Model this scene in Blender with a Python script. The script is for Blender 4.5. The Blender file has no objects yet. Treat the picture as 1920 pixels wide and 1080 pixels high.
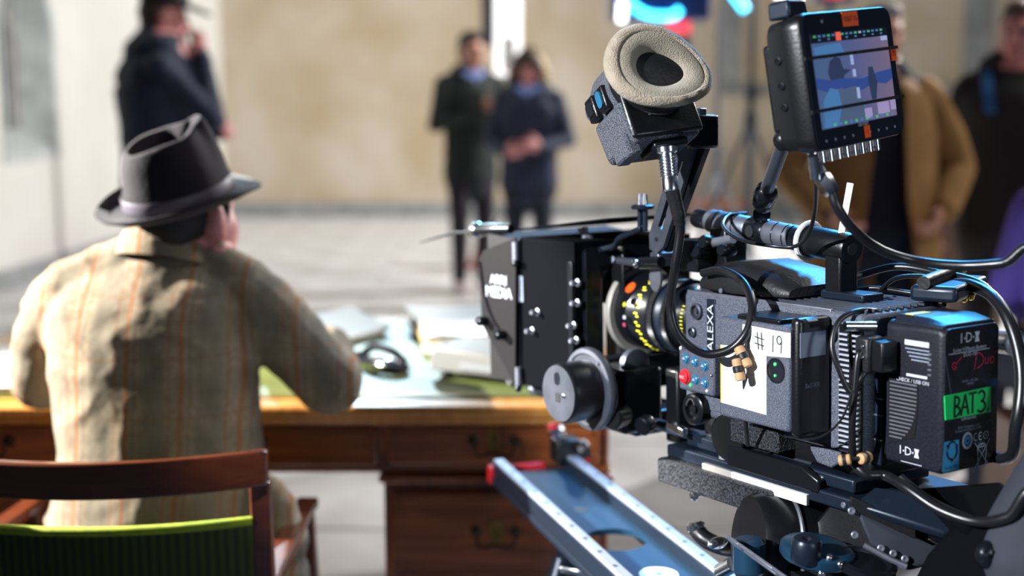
import bpy, bmesh, math, random
import numpy as np
from mathutils import Vector, Matrix, kdtree, noise
random.seed(7); rng = np.random.default_rng(7)
S = bpy.context.scene
COL = S.collection
# ------------------------------------------------------------------ camera
F = 2400.0; PITCH = math.atan(370/2400.0); HC = 1.4
cd = bpy.data.cameras.new('photo_camera'); cd.sensor_width = 36.0; cd.lens = 36.0*F/1920.0
cd.clip_start = 0.05; cd.clip_end = 200
cd.dof.use_dof = True; cd.dof.focus_distance = 1.62; cd.dof.aperture_fstop = 2.0
cam = bpy.data.objects.new('photo_camera', cd); COL.objects.link(cam)
cam.location = (0, 0, HC); cam.rotation_euler = (math.pi/2-PITCH, 0, 0)
S.camera = cam
# ------------------------------------------------------------------ world, lamps, exposure
w = bpy.data.worlds.new('sky'); S.world = w; w.use_nodes = True
bg = w.node_tree.nodes['Background']
bg.inputs[0].default_value = (0.30, 0.52, 1.0, 1); bg.inputs[1].default_value = 0.034
def lamp(name, kind, loc, target, energy, color, **kw):
    l = bpy.data.lights.new(name, kind); l.energy = energy; l.color = color
    for k, v in kw.items(): setattr(l, k, v)
    o = bpy.data.objects.new(name, l); COL.objects.link(o); o.location = loc
    d = Vector(target)-Vector(loc); o.rotation_euler = d.to_track_quat('-Z', 'Y').to_euler()
    return o
# hard daylight-balanced film lamp standing left of the desk
lamp('film_lamp_key', 'SPOT', (-3.4, 2.64, 2.2), (-0.80, 2.50, 0.95), 3300, (1.0, 0.97, 0.92), spot_size=math.radians(26), spot_blend=0.25, shadow_soft_size=0.035)
# extra hard spot added behind the viewer's left shoulder, for the film camera alone
lamp('added_rig_spot', 'SPOT', (-2.7, -0.35, 2.5), (0.25, 1.72, 1.08), 1300, (0.92, 0.95, 1.0), spot_size=math.radians(24), spot_blend=0.35, shadow_soft_size=0.03)
# lamp beyond the right side of the hall, rakes floor, left wall and crew
lamp('film_lamp_hall', 'SPOT', (6.6, 10.4, 4.8), (-2.2, 8.4, 0.5), 4500, (1.0, 0.98, 0.95), spot_size=math.radians(95), spot_blend=0.5, shadow_soft_size=0.12)
# unseen soft area light added high on the right to fill the hall
lamp('added_high_fill', 'AREA', (5.0, 5.0, 6.5), (-0.5, 9.5, 0.6), 310, (1.0, 0.95, 0.88), shape='RECTANGLE', size=4.0, size_y=3.0)
# cool lamp beyond the desk, shining back onto papers and leather
lamp('film_lamp_desk', 'SPOT', (-0.9, 7.6, 3.0), (-0.35, 3.15, 0.78), 720, (0.60, 0.84, 1.0), spot_size=math.radians(19), spot_blend=0.5, shadow_soft_size=0.10)
# weak soft fill added behind the viewer's right shoulder, brightens battery and monitor
lamp('added_rear_fill', 'SPOT', (2.3, -1.0, 1.9), (0.50, 1.48, 1.23), 105, (0.80, 0.90, 1.0), spot_size=math.radians(20), spot_blend=0.6, shadow_soft_size=0.3)
# blue lamp high behind the desk
lamp('film_lamp_blue', 'SPOT', (1.25, 3.9, 3.2), (0.36, 1.72, 1.0), 900, (0.05, 0.40, 1.0), spot_size=math.radians(34), spot_blend=0.5, shadow_soft_size=0.4)
vs = S.view_settings; vs.view_transform = 'Standard'; vs.look = 'None'; vs.gamma = 1.0; vs.exposure = 0.0
vs.use_curve_mapping = False
# ------------------------------------------------------------------ projection helpers (pixel + depth -> point)
Cw = np.array([0, 0, HC]); FW = np.array([0, math.cos(PITCH), -math.sin(PITCH)]); UP = np.array([0, math.sin(PITCH), math.cos(PITCH)])
def ray(u, v): return np.array([(u-960)/F, 0, 0])+FW+UP*((540-v)/F)
def unp(u, v, d): return Cw+ray(u, v)*d
def unpY(u, v, Y): r = ray(u, v); return Cw+r*(Y/r[1])
def unpZ(u, v, z): r = ray(u, v); return Cw+r*((z-HC)/r[2])
class Frame:
    def __init__(s, O, th, tilt):
        t = math.radians(th); k = math.radians(tilt)
        s.O = np.array(O, float)
        X = np.array([math.cos(t), math.sin(t), 0]); Y = np.array([-math.sin(t)*math.cos(k), math.cos(t)*math.cos(k), -math.sin(k)])
        s.R = np.stack([X, Y, np.cross(X, Y)], 1)
    def w(s, p): return s.O+s.R@np.asarray(p, float)
    def l(s, p): return s.R.T@(np.asarray(p, float)-s.O)
    def hit(s, u, v, ax, val):
        r = s.R.T@ray(u, v); c = s.R.T@(Cw-s.O)
        return c+r*((val-c[ax])/r[ax])
    def at(s, u, v, d): return s.l(unp(u, v, d))
RIG = Frame(unp(1768, 755, 1.448), 32, 2.5)      # film camera: x to its right, y along the lens, z up; origin on the battery's rear edge
# ------------------------------------------------------------------ materials
MATS = {}
def nd(nt, t, **kw):
    n = nt.nodes.new(t)
    for k, v in kw.items():
        if k.startswith('i'): n.inputs[int(k[1:])].default_value = v
        else: setattr(n, k, v)
    return n
def mat(name, col, rough=0.5, metal=0.0, var=0.0, vscale=8.0, col2=None, bump=0.0, bscale=60.0, emit=0.0, spec=0.5, coat=0.0, trans=0.0, sheen=0.0):
    m = bpy.data.materials.new(name); m.use_nodes = True; nt = m.node_tree; L = nt.links
    b = nt.nodes['Principled BSDF']
    b.inputs['Base Color'].default_value = (*col, 1); b.inputs['Roughness'].default_value = rough; b.inputs['Metallic'].default_value = metal
    b.inputs['Specular IOR Level'].default_value = spec; b.inputs['Coat Weight'].default_value = coat
    b.inputs['Transmission Weight'].default_value = trans; b.inputs['Sheen Weight'].default_value = sheen
    tc = nd(nt, 'ShaderNodeTexCoord')
    if var > 0 or col2:
        n = nd(nt, 'ShaderNodeTexNoise'); n.inputs['Scale'].default_value = vscale; n.inputs['Detail'].default_value = 6
        L.new(tc.outputs['Object'], n.inputs['Vector'])
        r = nd(nt, 'ShaderNodeValToRGB'); r.color_ramp.elements[0].position = 0.35; r.color_ramp.elements[1].position = 0.65
        c2 = col2 if col2 else tuple(c*(1-var) for c in col)
        r.color_ramp.elements[0].color = (*c2, 1); r.color_ramp.elements[1].color = (*col, 1)
        L.new(n.outputs['Fac'], r.inputs['Fac']); L.new(r.outputs['Color'], b.inputs['Base Color'])
    if bump > 0:
        n2 = nd(nt, 'ShaderNodeTexNoise'); n2.inputs['Scale'].default_value = bscale; n2.inputs['Detail'].default_value = 4
        L.new(tc.outputs['Object'], n2.inputs['Vector'])
        bp = nd(nt, 'ShaderNodeBump'); bp.inputs['Strength'].default_value = bump; bp.inputs['Distance'].default_value = 0.01
        L.new(n2.outputs['Fac'], bp.inputs['Height']); L.new(bp.outputs['Normal'], b.inputs['Normal'])
    if emit > 0:
        b.inputs['Emission Color'].default_value = (*col, 1); b.inputs['Emission Strength'].default_value = emit
    MATS[name] = m
    return m
mat('plaster', (0.57, 0.505, 0.42), 0.9, var=0, vscale=1.3, col2=(0.46, 0.365, 0.24), bump=0.15, bscale=9)
mat('white_plaster', (0.64, 0.64, 0.61), 0.9, vscale=0.8, col2=(0.57, 0.56, 0.52), bump=0.12, bscale=9)
mat('floor_stone', (0.80, 0.81, 0.82), 0.42, vscale=2.0, col2=(0.52, 0.50, 0.50), bump=0.06, bscale=14)
mat('grey_stone', (0.33, 0.35, 0.36), 0.85, var=0.4, vscale=7, bump=0.3, bscale=25)
mat('dark_stone', (0.20, 0.16, 0.13), 0.9, var=0.5, vscale=6, bump=0.3, bscale=25)
def wood_mat(name, c1, c2, rough=0.3, axis=0, coat=0.4):
    m = bpy.data.materials.new(name); m.use_nodes = True; nt = m.node_tree; L = nt.links; b = nt.nodes['Principled BSDF']
    tc = nd(nt, 'ShaderNodeTexCoord'); mp = nd(nt, 'ShaderNodeMapping'); sc = [22, 22, 22]; sc[axis] = 2.2; mp.inputs['Scale'].default_value = sc
    n = nd(nt, 'ShaderNodeTexNoise'); n.inputs['Scale'].default_value = 1.6; n.inputs['Detail'].default_value = 8; n.inputs['Distortion'].default_value = 0.8
    r = nd(nt, 'ShaderNodeValToRGB'); r.color_ramp.elements[0].position = 0.3; r.color_ramp.elements[1].position = 0.7
    r.color_ramp.elements[0].color = (*c1, 1); r.color_ramp.elements[1].color = (*c2, 1)
    L.new(tc.outputs['Object'], mp.inputs['Vector']); L.new(mp.outputs['Vector'], n.inputs['Vector']); L.new(n.outputs['Fac'], r.inputs['Fac']); L.new(r.outputs['Color'], b.inputs['Base Color'])
    b.inputs['Roughness'].default_value = rough; b.inputs['Coat Weight'].default_value = coat; b.inputs['Coat Roughness'].default_value = 0.2
    MATS[name] = m
wood_mat('mahogany', (0.13, 0.030, 0.008), (0.33, 0.095, 0.022), 0.28, 0)
wood_mat('mahogany_v', (0.12, 0.026, 0.008), (0.30, 0.080, 0.018), 0.28, 2)
wood_mat('honey_wood', (0.42, 0.16, 0.03), (0.62, 0.28, 0.06), 0.28, 2)
mat('lit_canvas_edge', (0.42, 0.52, 0.03), 0.85, var=0.3, vscale=60)  # bright lime holds the light that catches the canvas top
wood_mat('chair_wood', (0.075, 0.016, 0.006), (0.14, 0.032, 0.010), 0.25, 0)
wood_mat('dark_wood', (0.05, 0.025, 0.015), (0.11, 0.05, 0.025), 0.4, 2)
mat('leather_green', (0.15, 0.185, 0.05), 0.46, var=0.3, vscale=5, bump=0.05, bscale=200, spec=0.6)
mat('brass', (0.30, 0.17, 0.05), 0.35, 0.9)
mat('dark_brass', (0.05, 0.035, 0.02), 0.35, 0.8)
mat('paper', (0.86, 0.86, 0.84), 0.8)
mat('buff_paper', (0.62, 0.42, 0.17), 0.8)
mat('grey_case', (0.22, 0.22, 0.21), 0.5)
mat('gloss_black', (0.012, 0.013, 0.02), 0.12, coat=0.5)
mat('black_metal', (0.005, 0.0055, 0.007), 0.33, 0.0, bump=0.05, bscale=300)
mat('black_matte', (0.005, 0.005, 0.006), 0.55, spec=0.3)
mat('black_anodised', (0.010, 0.012, 0.016), 0.26, 0.4)
mat('black_rubber', (0.012, 0.012, 0.014), 0.42, bump=0.1, bscale=200)
mat('deep_black', (0.004, 0.0045, 0.006), 0.75, spec=0.01)
mat('cable_black', (0.009, 0.009, 0.011), 0.30)
mat('blue_black', (0.011, 0.019, 0.034), 0.33, 0.3)
mat('fin_grey', (0.42, 0.45, 0.52), 0.4)
mat('silver', (0.62, 0.64, 0.68), 0.22, 1.0)
mat('dull_silver', (0.34, 0.36, 0.42), 0.42, 0.8, var=0.2, vscale=60)
mat('ring_grey', (0.46, 0.44, 0.40), 0.5, 0.4)
mat('flag_grey', (0.016, 0.015, 0.016), 0.55, 0.0, spec=0.06)
mat('gun_metal', (0.10, 0.115, 0.145), 0.4, 0.7)
mat('gold', (0.75, 0.5, 0.15), 0.25, 1.0)
mat('label_grey', (0.30, 0.34, 0.43), 0.6)
mat('print_white', (0.62, 0.65, 0.70), 0.6)
mat('print_grey', (0.60, 0.64, 0.72), 0.6)
mat('print_dim', (0.28, 0.32, 0.42), 0.6)
mat('print_red', (0.75, 0.02, 0.07), 0.6)
mat('ink', (0.008, 0.01, 0.01), 0.6)
mat('tape_green', (0.0, 0.80, 0.16), 0.55, var=0.1, vscale=40)
mat('tape_white', (0.80, 0.80, 0.80), 0.6)
mat('tape_orange', (0.95, 0.11, 0.012), 0.5)
mat('yellow', (0.78, 0.72, 0.06), 0.5)
mat('yellow_print', (0.85, 0.80, 0.02), 0.5)
mat('orange_print', (0.95, 0.12, 0.01), 0.5)
mat('pink_print', (0.8, 0.1, 0.2), 0.5)
mat('sticker_blue', (0.05, 0.38, 0.72), 0.5)
mat('button_blue', (0.03, 0.16, 0.30), 0.25, coat=0.5)
mat('button_red', (0.75, 0.02, 0.03), 0.3)
mat('lamp_green', (0.05, 0.75, 0.20), 0.4, emit=0.5)
mat('bead_wood', (0.62, 0.36, 0.17), 0.55, var=0.2, vscale=90)
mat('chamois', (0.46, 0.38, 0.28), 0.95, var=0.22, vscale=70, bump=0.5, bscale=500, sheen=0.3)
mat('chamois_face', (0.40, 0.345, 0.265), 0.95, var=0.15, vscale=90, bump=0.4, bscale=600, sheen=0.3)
mat('lens_glass', (0.01, 0.012, 0.02), 0.06, coat=1.0)
mat('blue_lit_metal', (0.014, 0.055, 0.105), 0.36, 0.3)  # dark metal with the blue lamp's light put into its colour
mat('rail_steel', (0.50, 0.55, 0.64), 0.34, 0.6)
mat('red_plastic', (0.55, 0.012, 0.02), 0.35)
mat('canvas_green', (0.14, 0.20, 0.02), 0.85)
mat('felt', (0.020, 0.015, 0.020), 0.8, var=0.15, vscale=30, bump=0.15, bscale=120, sheen=0.15, spec=0.15)
mat('felt_band', (0.09, 0.07, 0.10), 0.5, sheen=0.1)
mat('skin', (0.62, 0.30, 0.22), 0.5, var=0.12, vscale=30)
mat('skin_pink', (0.62, 0.25, 0.24), 0.5, var=0.12, vscale=30)
mat('lip', (0.42, 0.12, 0.11), 0.5)
mat('eye', (0.03, 0.02, 0.02), 0.2)
mat('hair_dark', (0.020, 0.016, 0.018), 0.55, bump=0.6, bscale=150)
mat('hair_brown', (0.06, 0.030, 0.018), 0.5, bump=0.6, bscale=120)
mat('hair_grey', (0.35, 0.33, 0.32), 0.55, bump=0.6, bscale=120)
mat('hair_blond', (0.55, 0.42, 0.24), 0.5, bump=0.6, bscale=120)
mat('navy', (0.010, 0.020, 0.055), 0.8, var=0.25, vscale=12, bump=0.3, bscale=20, sheen=0.1)
mat('navy_dark', (0.008, 0.010, 0.024), 0.85, bump=0.3, bscale=20)
mat('green_coat', (0.010, 0.018, 0.016), 0.8, var=0.3, vscale=10, bump=0.3, bscale=20)
mat('plum_black', (0.014, 0.009, 0.020), 0.85, bump=0.2, bscale=20)
mat('black_cloth', (0.010, 0.010, 0.013), 0.85, bump=0.3, bscale=20)
mat('brown_coat', (0.40, 0.215, 0.07), 0.85, var=0.35, vscale=7, bump=0.4, bscale=16)
mat('purple_cloth', (0.075, 0.045, 0.30), 0.8, var=0.3, vscale=8, bump=0.3, bscale=16)
mat('grey_cloth', (0.03, 0.035, 0.05), 0.85, var=0.25, vscale=9, bump=0.3, bscale=20)
mat('shirt_blue', (0.25, 0.35, 0.75), 0.8)
mat('strap_blue', (0.01, 0.10, 0.30), 0.6)
mat('trouser', (0.06, 0.05, 0.045), 0.85, bump=0.2, bscale=40)
mat('shoe_pale', (0.55, 0.45, 0.45), 0.5)
mat('shoe_dark', (0.02, 0.018, 0.02), 0.4)
mat('magenta', (0.35, 0.02, 0.22), 0.8)
mat('cap_black', (0.015, 0.013, 0.018), 0.8)
mat('pale_panel', (0.80, 0.80, 0.80), 0.6)
mat('glow_cyan', (0.05, 0.62, 1.0), 0.4, emit=6.0)
mat('plate_grey', (0.10, 0.11, 0.14), 0.42, 0.5, var=0.25, vscale=40)
mat('pale_stone', (0.50, 0.54, 0.54), 0.85, var=0.25, vscale=7, bump=0.3, bscale=25)
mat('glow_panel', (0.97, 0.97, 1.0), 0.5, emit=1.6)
mat('glow_white', (0.95, 0.97, 1.0), 0.4, emit=5.0)
mat('glow_red', (1.0, 0.08, 0.12), 0.4, emit=0.9)
mat('lamp_body', (0.03, 0.06, 0.22), 0.35, 0.3)
# camera paint: grey with fine speckle
def speckle(name, c1, c2, scale, rough, bump):
    m = mat(name, c2, rough, bump=bump, bscale=scale); nt = m.node_tree; L = nt.links; b = nt.nodes['Principled BSDF']
    tc = nd(nt, 'ShaderNodeTexCoord'); n = nd(nt, 'ShaderNodeTexNoise'); n.inputs['Scale'].default_value = scale; n.inputs['Detail'].default_value = 2
    r = nd(nt, 'ShaderNodeValToRGB'); r.color_ramp.elements[0].position = 0.42; r.color_ramp.elements[1].position = 0.62
    r.color_ramp.elements[0].color = (*c1, 1); r.color_ramp.elements[1].color = (*c2, 1)
    L.new(tc.outputs['Object'], n.inputs['Vector']); L.new(n.outputs['Fac'], r.inputs['Fac']); L.new(r.outputs['Color'], b.inputs['Base Color'])
speckle('body_paint', (0.055, 0.062, 0.085), (0.135, 0.150, 0.195), 700, 0.5, 0.3)
speckle('battery_plastic', (0.010, 0.011, 0.016), (0.017, 0.019, 0.026), 500, 0.36, 0.1)
speckle('grip_texture', (0.005, 0.005, 0.007), (0.055, 0.06, 0.075), 330, 0.45, 0.8)
MATS['battery_plastic'].node_tree.nodes['Principled BSDF'].inputs['Specular IOR Level'].default_value = 0.28
speckle('evf_paint', (0.04, 0.045, 0.06), (0.16, 0.175, 0.21), 600, 0.42, 0.5)
# tweed with orange and grey over-checks
def tweed():
    m = bpy.data.materials.new('tweed'); m.use_nodes = True; nt = m.node_tree; L = nt.links; b = nt.nodes['Principled BSDF']
    tc = nd(nt, 'ShaderNodeTexCoord'); sp = nd(nt, 'ShaderNodeSeparateXYZ'); L.new(tc.outputs['Object'], sp.inputs[0])
    nz = nd(nt, 'ShaderNodeTexNoise'); nz.inputs['Scale'].default_value = 5; L.new(tc.outputs['Object'], nz.inputs['Vector'])
    def stripe(axis, period, phase, width, wob=0.02):
        a = nd(nt, 'ShaderNodeMath', operation='MULTIPLY_ADD'); L.new(nz.outputs['Fac'], a.inputs[0]); a.inputs[1].default_value = wob; L.new(sp.outputs[axis], a.inputs[2])
        d = nd(nt, 'ShaderNodeMath', operation='MULTIPLY_ADD'); L.new(a.outputs[0], d.inputs[0]); d.inputs[1].default_value = 1/period; d.inputs[2].default_value = phase
        f = nd(nt, 'ShaderNodeMath', operation='FRACT'); L.new(d.outputs[0], f.inputs[0])
        s = nd(nt, 'ShaderNodeMath', operation='SUBTRACT'); L.new(f.outputs[0], s.inputs[0]); s.inputs[1].default_value = 0.5
        ab = nd(nt, 'ShaderNodeMath', operation='ABSOLUTE'); L.new(s.outputs[0], ab.inputs[0])
        mr = nd(nt, 'ShaderNodeMapRange'); mr.interpolation_type = 'SMOOTHSTEP'; L.new(ab.outputs[0], mr.inputs[0])
        hw = width/period/2
        mr.inputs[1].default_value = hw*1.35; mr.inputs[2].default_value = hw*0.55; mr.inputs[3].default_value = 0; mr.inputs[4].default_value = 1
        return mr.outputs[0]
    base = nd(nt, 'ShaderNodeTexNoise'); base.inputs['Scale'].default_value = 90; base.inputs['Detail'].default_value = 3; L.new(tc.outputs['Object'], base.inputs['Vector'])
    r = nd(nt, 'ShaderNodeValToRGB'); r.color_ramp.elements[0].position = 0.3; r.color_ramp.elements[1].position = 0.7
    r.color_ramp.elements[0].color = (0.27, 0.200, 0.128, 1); r.color_ramp.elements[1].color = (0.38, 0.305, 0.215, 1)
    L.new(base.outputs['Fac'], r.inputs['Fac']); cur = r.outputs['Color']
    def over(mask, col, k):
        nonlocal cur
        mu = nd(nt, 'ShaderNodeMath', operation='MULTIPLY'); L.new(mask, mu.inputs[0]); mu.inputs[1].default_value = k
        mx = nd(nt, 'ShaderNodeMix', data_type='RGBA'); L.new(mu.outputs[0], mx.inputs[0]); L.new(cur, mx.inputs[6]); mx.inputs[7].default_value = (*col, 1); cur = mx.outputs[2]
    over(stripe(0, 0.095, 0.30, 0.044), (0.18, 0.165, 0.125), 0.62)
    over(stripe(2, 0.105, 0.10, 0.044), (0.18, 0.155, 0.11), 0.40)
    over(stripe(0, 0.095, 0.80, 0.008), (0.32, 0.115, 0.035), 0.65)
    over(stripe(0, 0.095, 0.02, 0.004), (0.25, 0.10, 0.05), 0.5)
    over(stripe(2, 0.105, 0.60, 0.005), (0.28, 0.13, 0.06), 0.32)
    over(stripe(0, 0.095, 0.65, 0.003), (0.12, 0.10, 0.08), 0.5)
    L.new(cur, b.inputs['Base Color']); b.inputs['Roughness'].default_value = 0.95; b.inputs['Specular IOR Level'].default_value = 0.15
    b2 = nd(nt, 'ShaderNodeBump'); b2.inputs['Strength'].default_value = 0.35; b2.inputs['Distance'].default_value = 0.02
    n3 = nd(nt, 'ShaderNodeTexNoise'); n3.inputs['Scale'].default_value = 9; n3.inputs['Detail'].default_value = 3; L.new(tc.outputs['Object'], n3.inputs['Vector']); L.new(n3.outputs['Fac'], b2.inputs['Height']); L.new(b2.outputs['Normal'], b.inputs['Normal'])
    MATS['tweed'] = m
tweed()
# green canvas with ribs, colours darkened for its unlit face
def canvas():
    m = MATS['canvas_green']; nt = m.node_tree; L = nt.links; b = nt.nodes['Principled BSDF']
    tc = nd(nt, 'ShaderNodeTexCoord'); wv = nd(nt, 'ShaderNodeTexWave'); wv.bands_direction = 'X'; wv.inputs['Scale'].default_value = 22; wv.inputs['Distortion'].default_value = 0.6
    L.new(tc.outputs['Object'], wv.inputs['Vector'])
    r = nd(nt, 'ShaderNodeValToRGB'); r.color_ramp.elements[0].color = (0.035, 0.045, 0.010, 1); r.color_ramp.elements[1].color = (0.075, 0.095, 0.016, 1)
    L.new(wv.outputs['Fac'], r.inputs['Fac']); L.new(r.outputs['Color'], b.inputs['Base Color'])
canvas()
# ------------------------------------------------------------------ mesh builder
def V(*a): return np.array(a, float)
def nrm(a): a = np.asarray(a, float); return a/(np.linalg.norm(a)+1e-12)
def perp(d):
    d = nrm(d); a = V(0, 0, 1) if abs(d[2]) < 0.9 else V(1, 0, 0)
    u = nrm(np.cross(d, a)); return u, np.cross(d, u)
def catmull(pts, k=8):
    P = [np.asarray(p, float) for p in pts]; P = [2*P[0]-P[1]]+P+[2*P[-1]-P[-2]]; out = []
    for i in range(1, len(P)-2):
        for j in range(k):
            t = j/k; a, b, c, d = P[i-1:i+3]
            out.append(0.5*((2*b)+(-a+c)*t+(2*a-5*b+4*c-d)*t*t+(-a+3*b-3*c+d)*t**3))
    out.append(P[-2]); return out
class MB:
    def __init__(s): s.v = []; s.f = []
    def add(s, vs, fs):
        o = len(s.v); s.v += [tuple(map(float, p)) for p in vs]; s.f += [tuple(i+o for i in f) for f in fs]; return s
    def box(s, a, b):
        x0, y0, z0 = np.minimum(a, b); x1, y1, z1 = np.maximum(a, b)
        return s.add([(x0,y0,z0),(x1,y0,z0),(x1,y1,z0),(x0,y1,z0),(x0,y0,z1),(x1,y0,z1),(x1,y1,z1),(x0,y1,z1)],
                     [(0,3,2,1),(4,5,6,7),(0,1,5,4),(1,2,6,5),(2,3,7,6),(3,0,4,7)])
    def obox(s, c, u, v, w_, hu, hv, hw):
        c, u, v, w_ = (np.asarray(k, float) for k in (c, u, v, w_)); P = []
        for k in ((-1,-1,-1),(1,-1,-1),(1,1,-1),(-1,1,-1),(-1,-1,1),(1,-1,1),(1,1,1),(-1,1,1)): P.append(c+u*hu*k[0]+v*hv*k[1]+w_*hw*k[2])
        return s.add(P, [(0,3,2,1),(4,5,6,7),(0,1,5,4),(1,2,6,5),(2,3,7,6),(3,0,4,7)])
    def loft(s, rings, cap=True, closed=True):
        n = len(rings[0]); P = [p for r in rings for p in r]; fs = []
        for i in range(len(rings)-1):
            for j in range(n if closed else n-1):
                k = (j+1) % n; fs.append((i*n+j, i*n+k, (i+1)*n+k, (i+1)*n+j))
        if cap and closed: fs.append(tuple(range(n-1, -1, -1))); fs.append(tuple((len(rings)-1)*n+j for j in range(n)))
        return s.add(P, fs)
    def lathe(s, prof, o, ax, n=32, cap=True, sx=1.0, ref=None):
        o = np.asarray(o, float); ax = nrm(ax)
        if ref is None: u, v = perp(ax)
        else: u = nrm(np.asarray(ref, float)-ax*np.dot(ref, ax)); v = np.cross(ax, u)
        R = [[o+ax*h+(u*math.cos(2*math.pi*j/n)*sx+v*math.sin(2*math.pi*j/n))*r for j in range(n)] for r, h in prof]
        return s.loft(R, cap)
    def cyl(s, a, b, r, r2=None, n=20):
        a = np.asarray(a, float); b = np.asarray(b, float); L_ = np.linalg.norm(b-a)
        return s.lathe([(r, 0), (r if r2 is None else r2, L_)], a, b-a, n)
    def pipe(s, a, b, ro, ri, n=24):
        a = np.asarray(a, float); b = np.asarray(b, float); L_ = np.linalg.norm(b-a); ax = (b-a)/L_; u, v = perp(ax)
        R = [[a+ax*h+(u*math.cos(2*math.pi*j/n)+v*math.sin(2*math.pi*j/n))*r for j in range(n)] for r, h in ((ro, 0), (ro, L_), (ri, L_), (ri, 0), (ro, 0))]
        return s.loft(R, False)
    def tube(s, pts, r, n=8, cap=True, closed=False):
        P = [np.asarray(p, float) for p in pts]; rs = r if hasattr(r, '__len__') else [r]*len(P); R = []; u = None
        for i, p in enumerate(P):
            d = nrm((P[(i+1) % len(P)] if (closed or i+1 < len(P)) else p)-(P[i-1] if (closed or i > 0) else p))
            if u is None: u, _ = perp(d)
            u = nrm(u-d*np.dot(u, d)); v = np.cross(d, u)
            R.append([p+(u*math.cos(2*math.pi*j/n)+v*math.sin(2*math.pi*j/n))*rs[i] for j in range(n)])
        if closed: R.append(R[0])
        return s.loft(R, cap and not closed)
    def prism(s, poly, o, u, v, t):
        """2-D outline in (u, v) at o, thickened by t along u x v"""
        o = np.asarray(o, float); u = np.asarray(u, float); v = np.asarray(v, float); w_ = nrm(np.cross(u, v))
        A = [o+u*a+v*b for a, b in poly]; B = [p+w_*t for p in A]
        return s.loft([A, B])
    def sphere(s, c, r, n=20, m=12, R=None):
        c = np.asarray(c, float); r = np.asarray(r if hasattr(r, '__len__') else (r, r, r), float); rings = []
        for i in range(m+1):
            t = math.pi*(0.02+0.96*i/m) if i in (0, m) else math.pi*i/m
            ring = []
            for j in range(n):
                a = 2*math.pi*j/n; q = np.array([math.sin(t)*math.cos(a), math.sin(t)*math.sin(a), -math.cos(t)])*r
                ring.append(c+(R@q if R is not None else q))
            rings.append(ring)
        return s.loft(rings)
    def build(s, name, material, parent=None, bevel=0.0, seg=2, base=None, angle=35, kind=None):
        b = OFF.get(parent.name, np.zeros(3)) if parent is not None else (np.zeros(3) if base is None else np.asarray(base, float))
        me = bpy.data.meshes.new(name); me.from_pydata([tuple(np.asarray(p)-b) for p in s.v], [], s.f)
        bm = bmesh.new(); bm.from_mesh(me); bmesh.ops.recalc_face_normals(bm, faces=bm.faces); bm.to_mesh(me); bm.free()
        me.polygons.foreach_set('use_smooth', [True]*len(me.polygons)); me.set_sharp_from_angle(angle=math.radians(angle))
        me.materials.append(MATS[material])
        o = bpy.data.objects.new(name, me); COL.objects.link(o)
        if parent is not None: o.parent = parent; OFF[o.name] = b
        else: o.location = b
        if bevel > 0:
            md = o.modifiers.new('bevel', 'BEVEL'); md.width = bevel; md.segments = seg; md.limit_method = 'ANGLE'; md.angle_limit = math.radians(40)
        if kind: o['kind'] = kind
        return o
OFF = {}
def rrect(w_, h, r, n=5):
    out = []
    for cx, cy, a0 in ((w_/2-r, h/2-r, 0), (-w_/2+r, h/2-r, 90), (-w_/2+r, -h/2+r, 180), (w_/2-r, -h/2+r, 270)):
        for i in range(n+1):
            a = math.radians(a0+90*i/n); out.append((cx+r*math.cos(a), cy+r*math.sin(a)))
    return out
def tag(o, label, cat, group=None, kind=None):
    o['label'] = label; o['category'] = cat
    if group: o['group'] = group
    if kind: o['kind'] = kind
    return o
def thing(name, label, cat, base=(0, 0, 0), frame=None, rz=0.0, group=None):
    """an Empty at the thing's base; parts are given in the frame's own coordinates"""
    e = bpy.data.objects.new(name, None); COL.objects.link(e); e.empty_display_size = 0.05
    base = np.asarray(base, float)
    if frame is None: e.location = base; e.rotation_euler = (0, 0, rz)
    else:
        M = Matrix([[*frame.R[0], 0], [*frame.R[1], 0], [*frame.R[2], 0], [0, 0, 0, 1]]); M.translation = Vector(frame.w(base)); e.matrix_world = M
    OFF[e.name] = base if (frame is not None or rz == 0.0) else np.zeros(3)
    return tag(e, label, cat, group)
def struct(o): o['kind'] = 'structure'; return o
def text_part(name, s, o, u, v, size, material, parent, align='CENTER', lift=0.0004, sx=1.0):
    cu = bpy.data.curves.new('t', 'FONT'); cu.body = s; cu.size = size; cu.align_x = align; cu.align_y = 'CENTER'; cu.resolution_u = 2
    to = bpy.data.objects.new('t', cu); me = bpy.data.meshes.new_from_object(to)
    P = [p.co for p in me.vertices]; fs = [tuple(p.vertices) for p in me.polygons]
    o = np.asarray(o, float); u = nrm(u); v = nrm(v); n = np.cross(u, v)
    m = MB(); m.add([o+u*p[0]*sx+v*p[1]+n*lift for p in P], fs)
    bpy.data.objects.remove(to); bpy.data.curves.remove(cu); bpy.data.meshes.remove(me)
    return m.build(name, material, parent)
def stroke(m, pts, o, u, v, wd, lift=0.0006):
    """flat pen strokes on a surface"""
    o = np.asarray(o, float); u = nrm(u); v = nrm(v); n = np.cross(u, v)
    for (a, b) in zip(pts[:-1], pts[1:]):
        a = np.array(a, float); b = np.array(b, float); d = b-a; L_ = np.linalg.norm(d)+1e-9; d /= L_; p = np.array([-d[1], d[0]])*wd/2; a2 = a-d*wd*0.3; b2 = b+d*wd*0.3
        m.add([o+u*q[0]+v*q[1]+n*lift for q in (a2-p, b2-p, b2+p, a2+p)], [(0, 1, 2, 3)])
    return m
def arc(cx, cy, rx, ry, a0, a1, n=10): return [(cx+rx*math.cos(math.radians(a0+(a1-a0)*i/n)), cy+ry*math.sin(math.radians(a0+(a1-a0)*i/n))) for i in range(n+1)]
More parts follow.
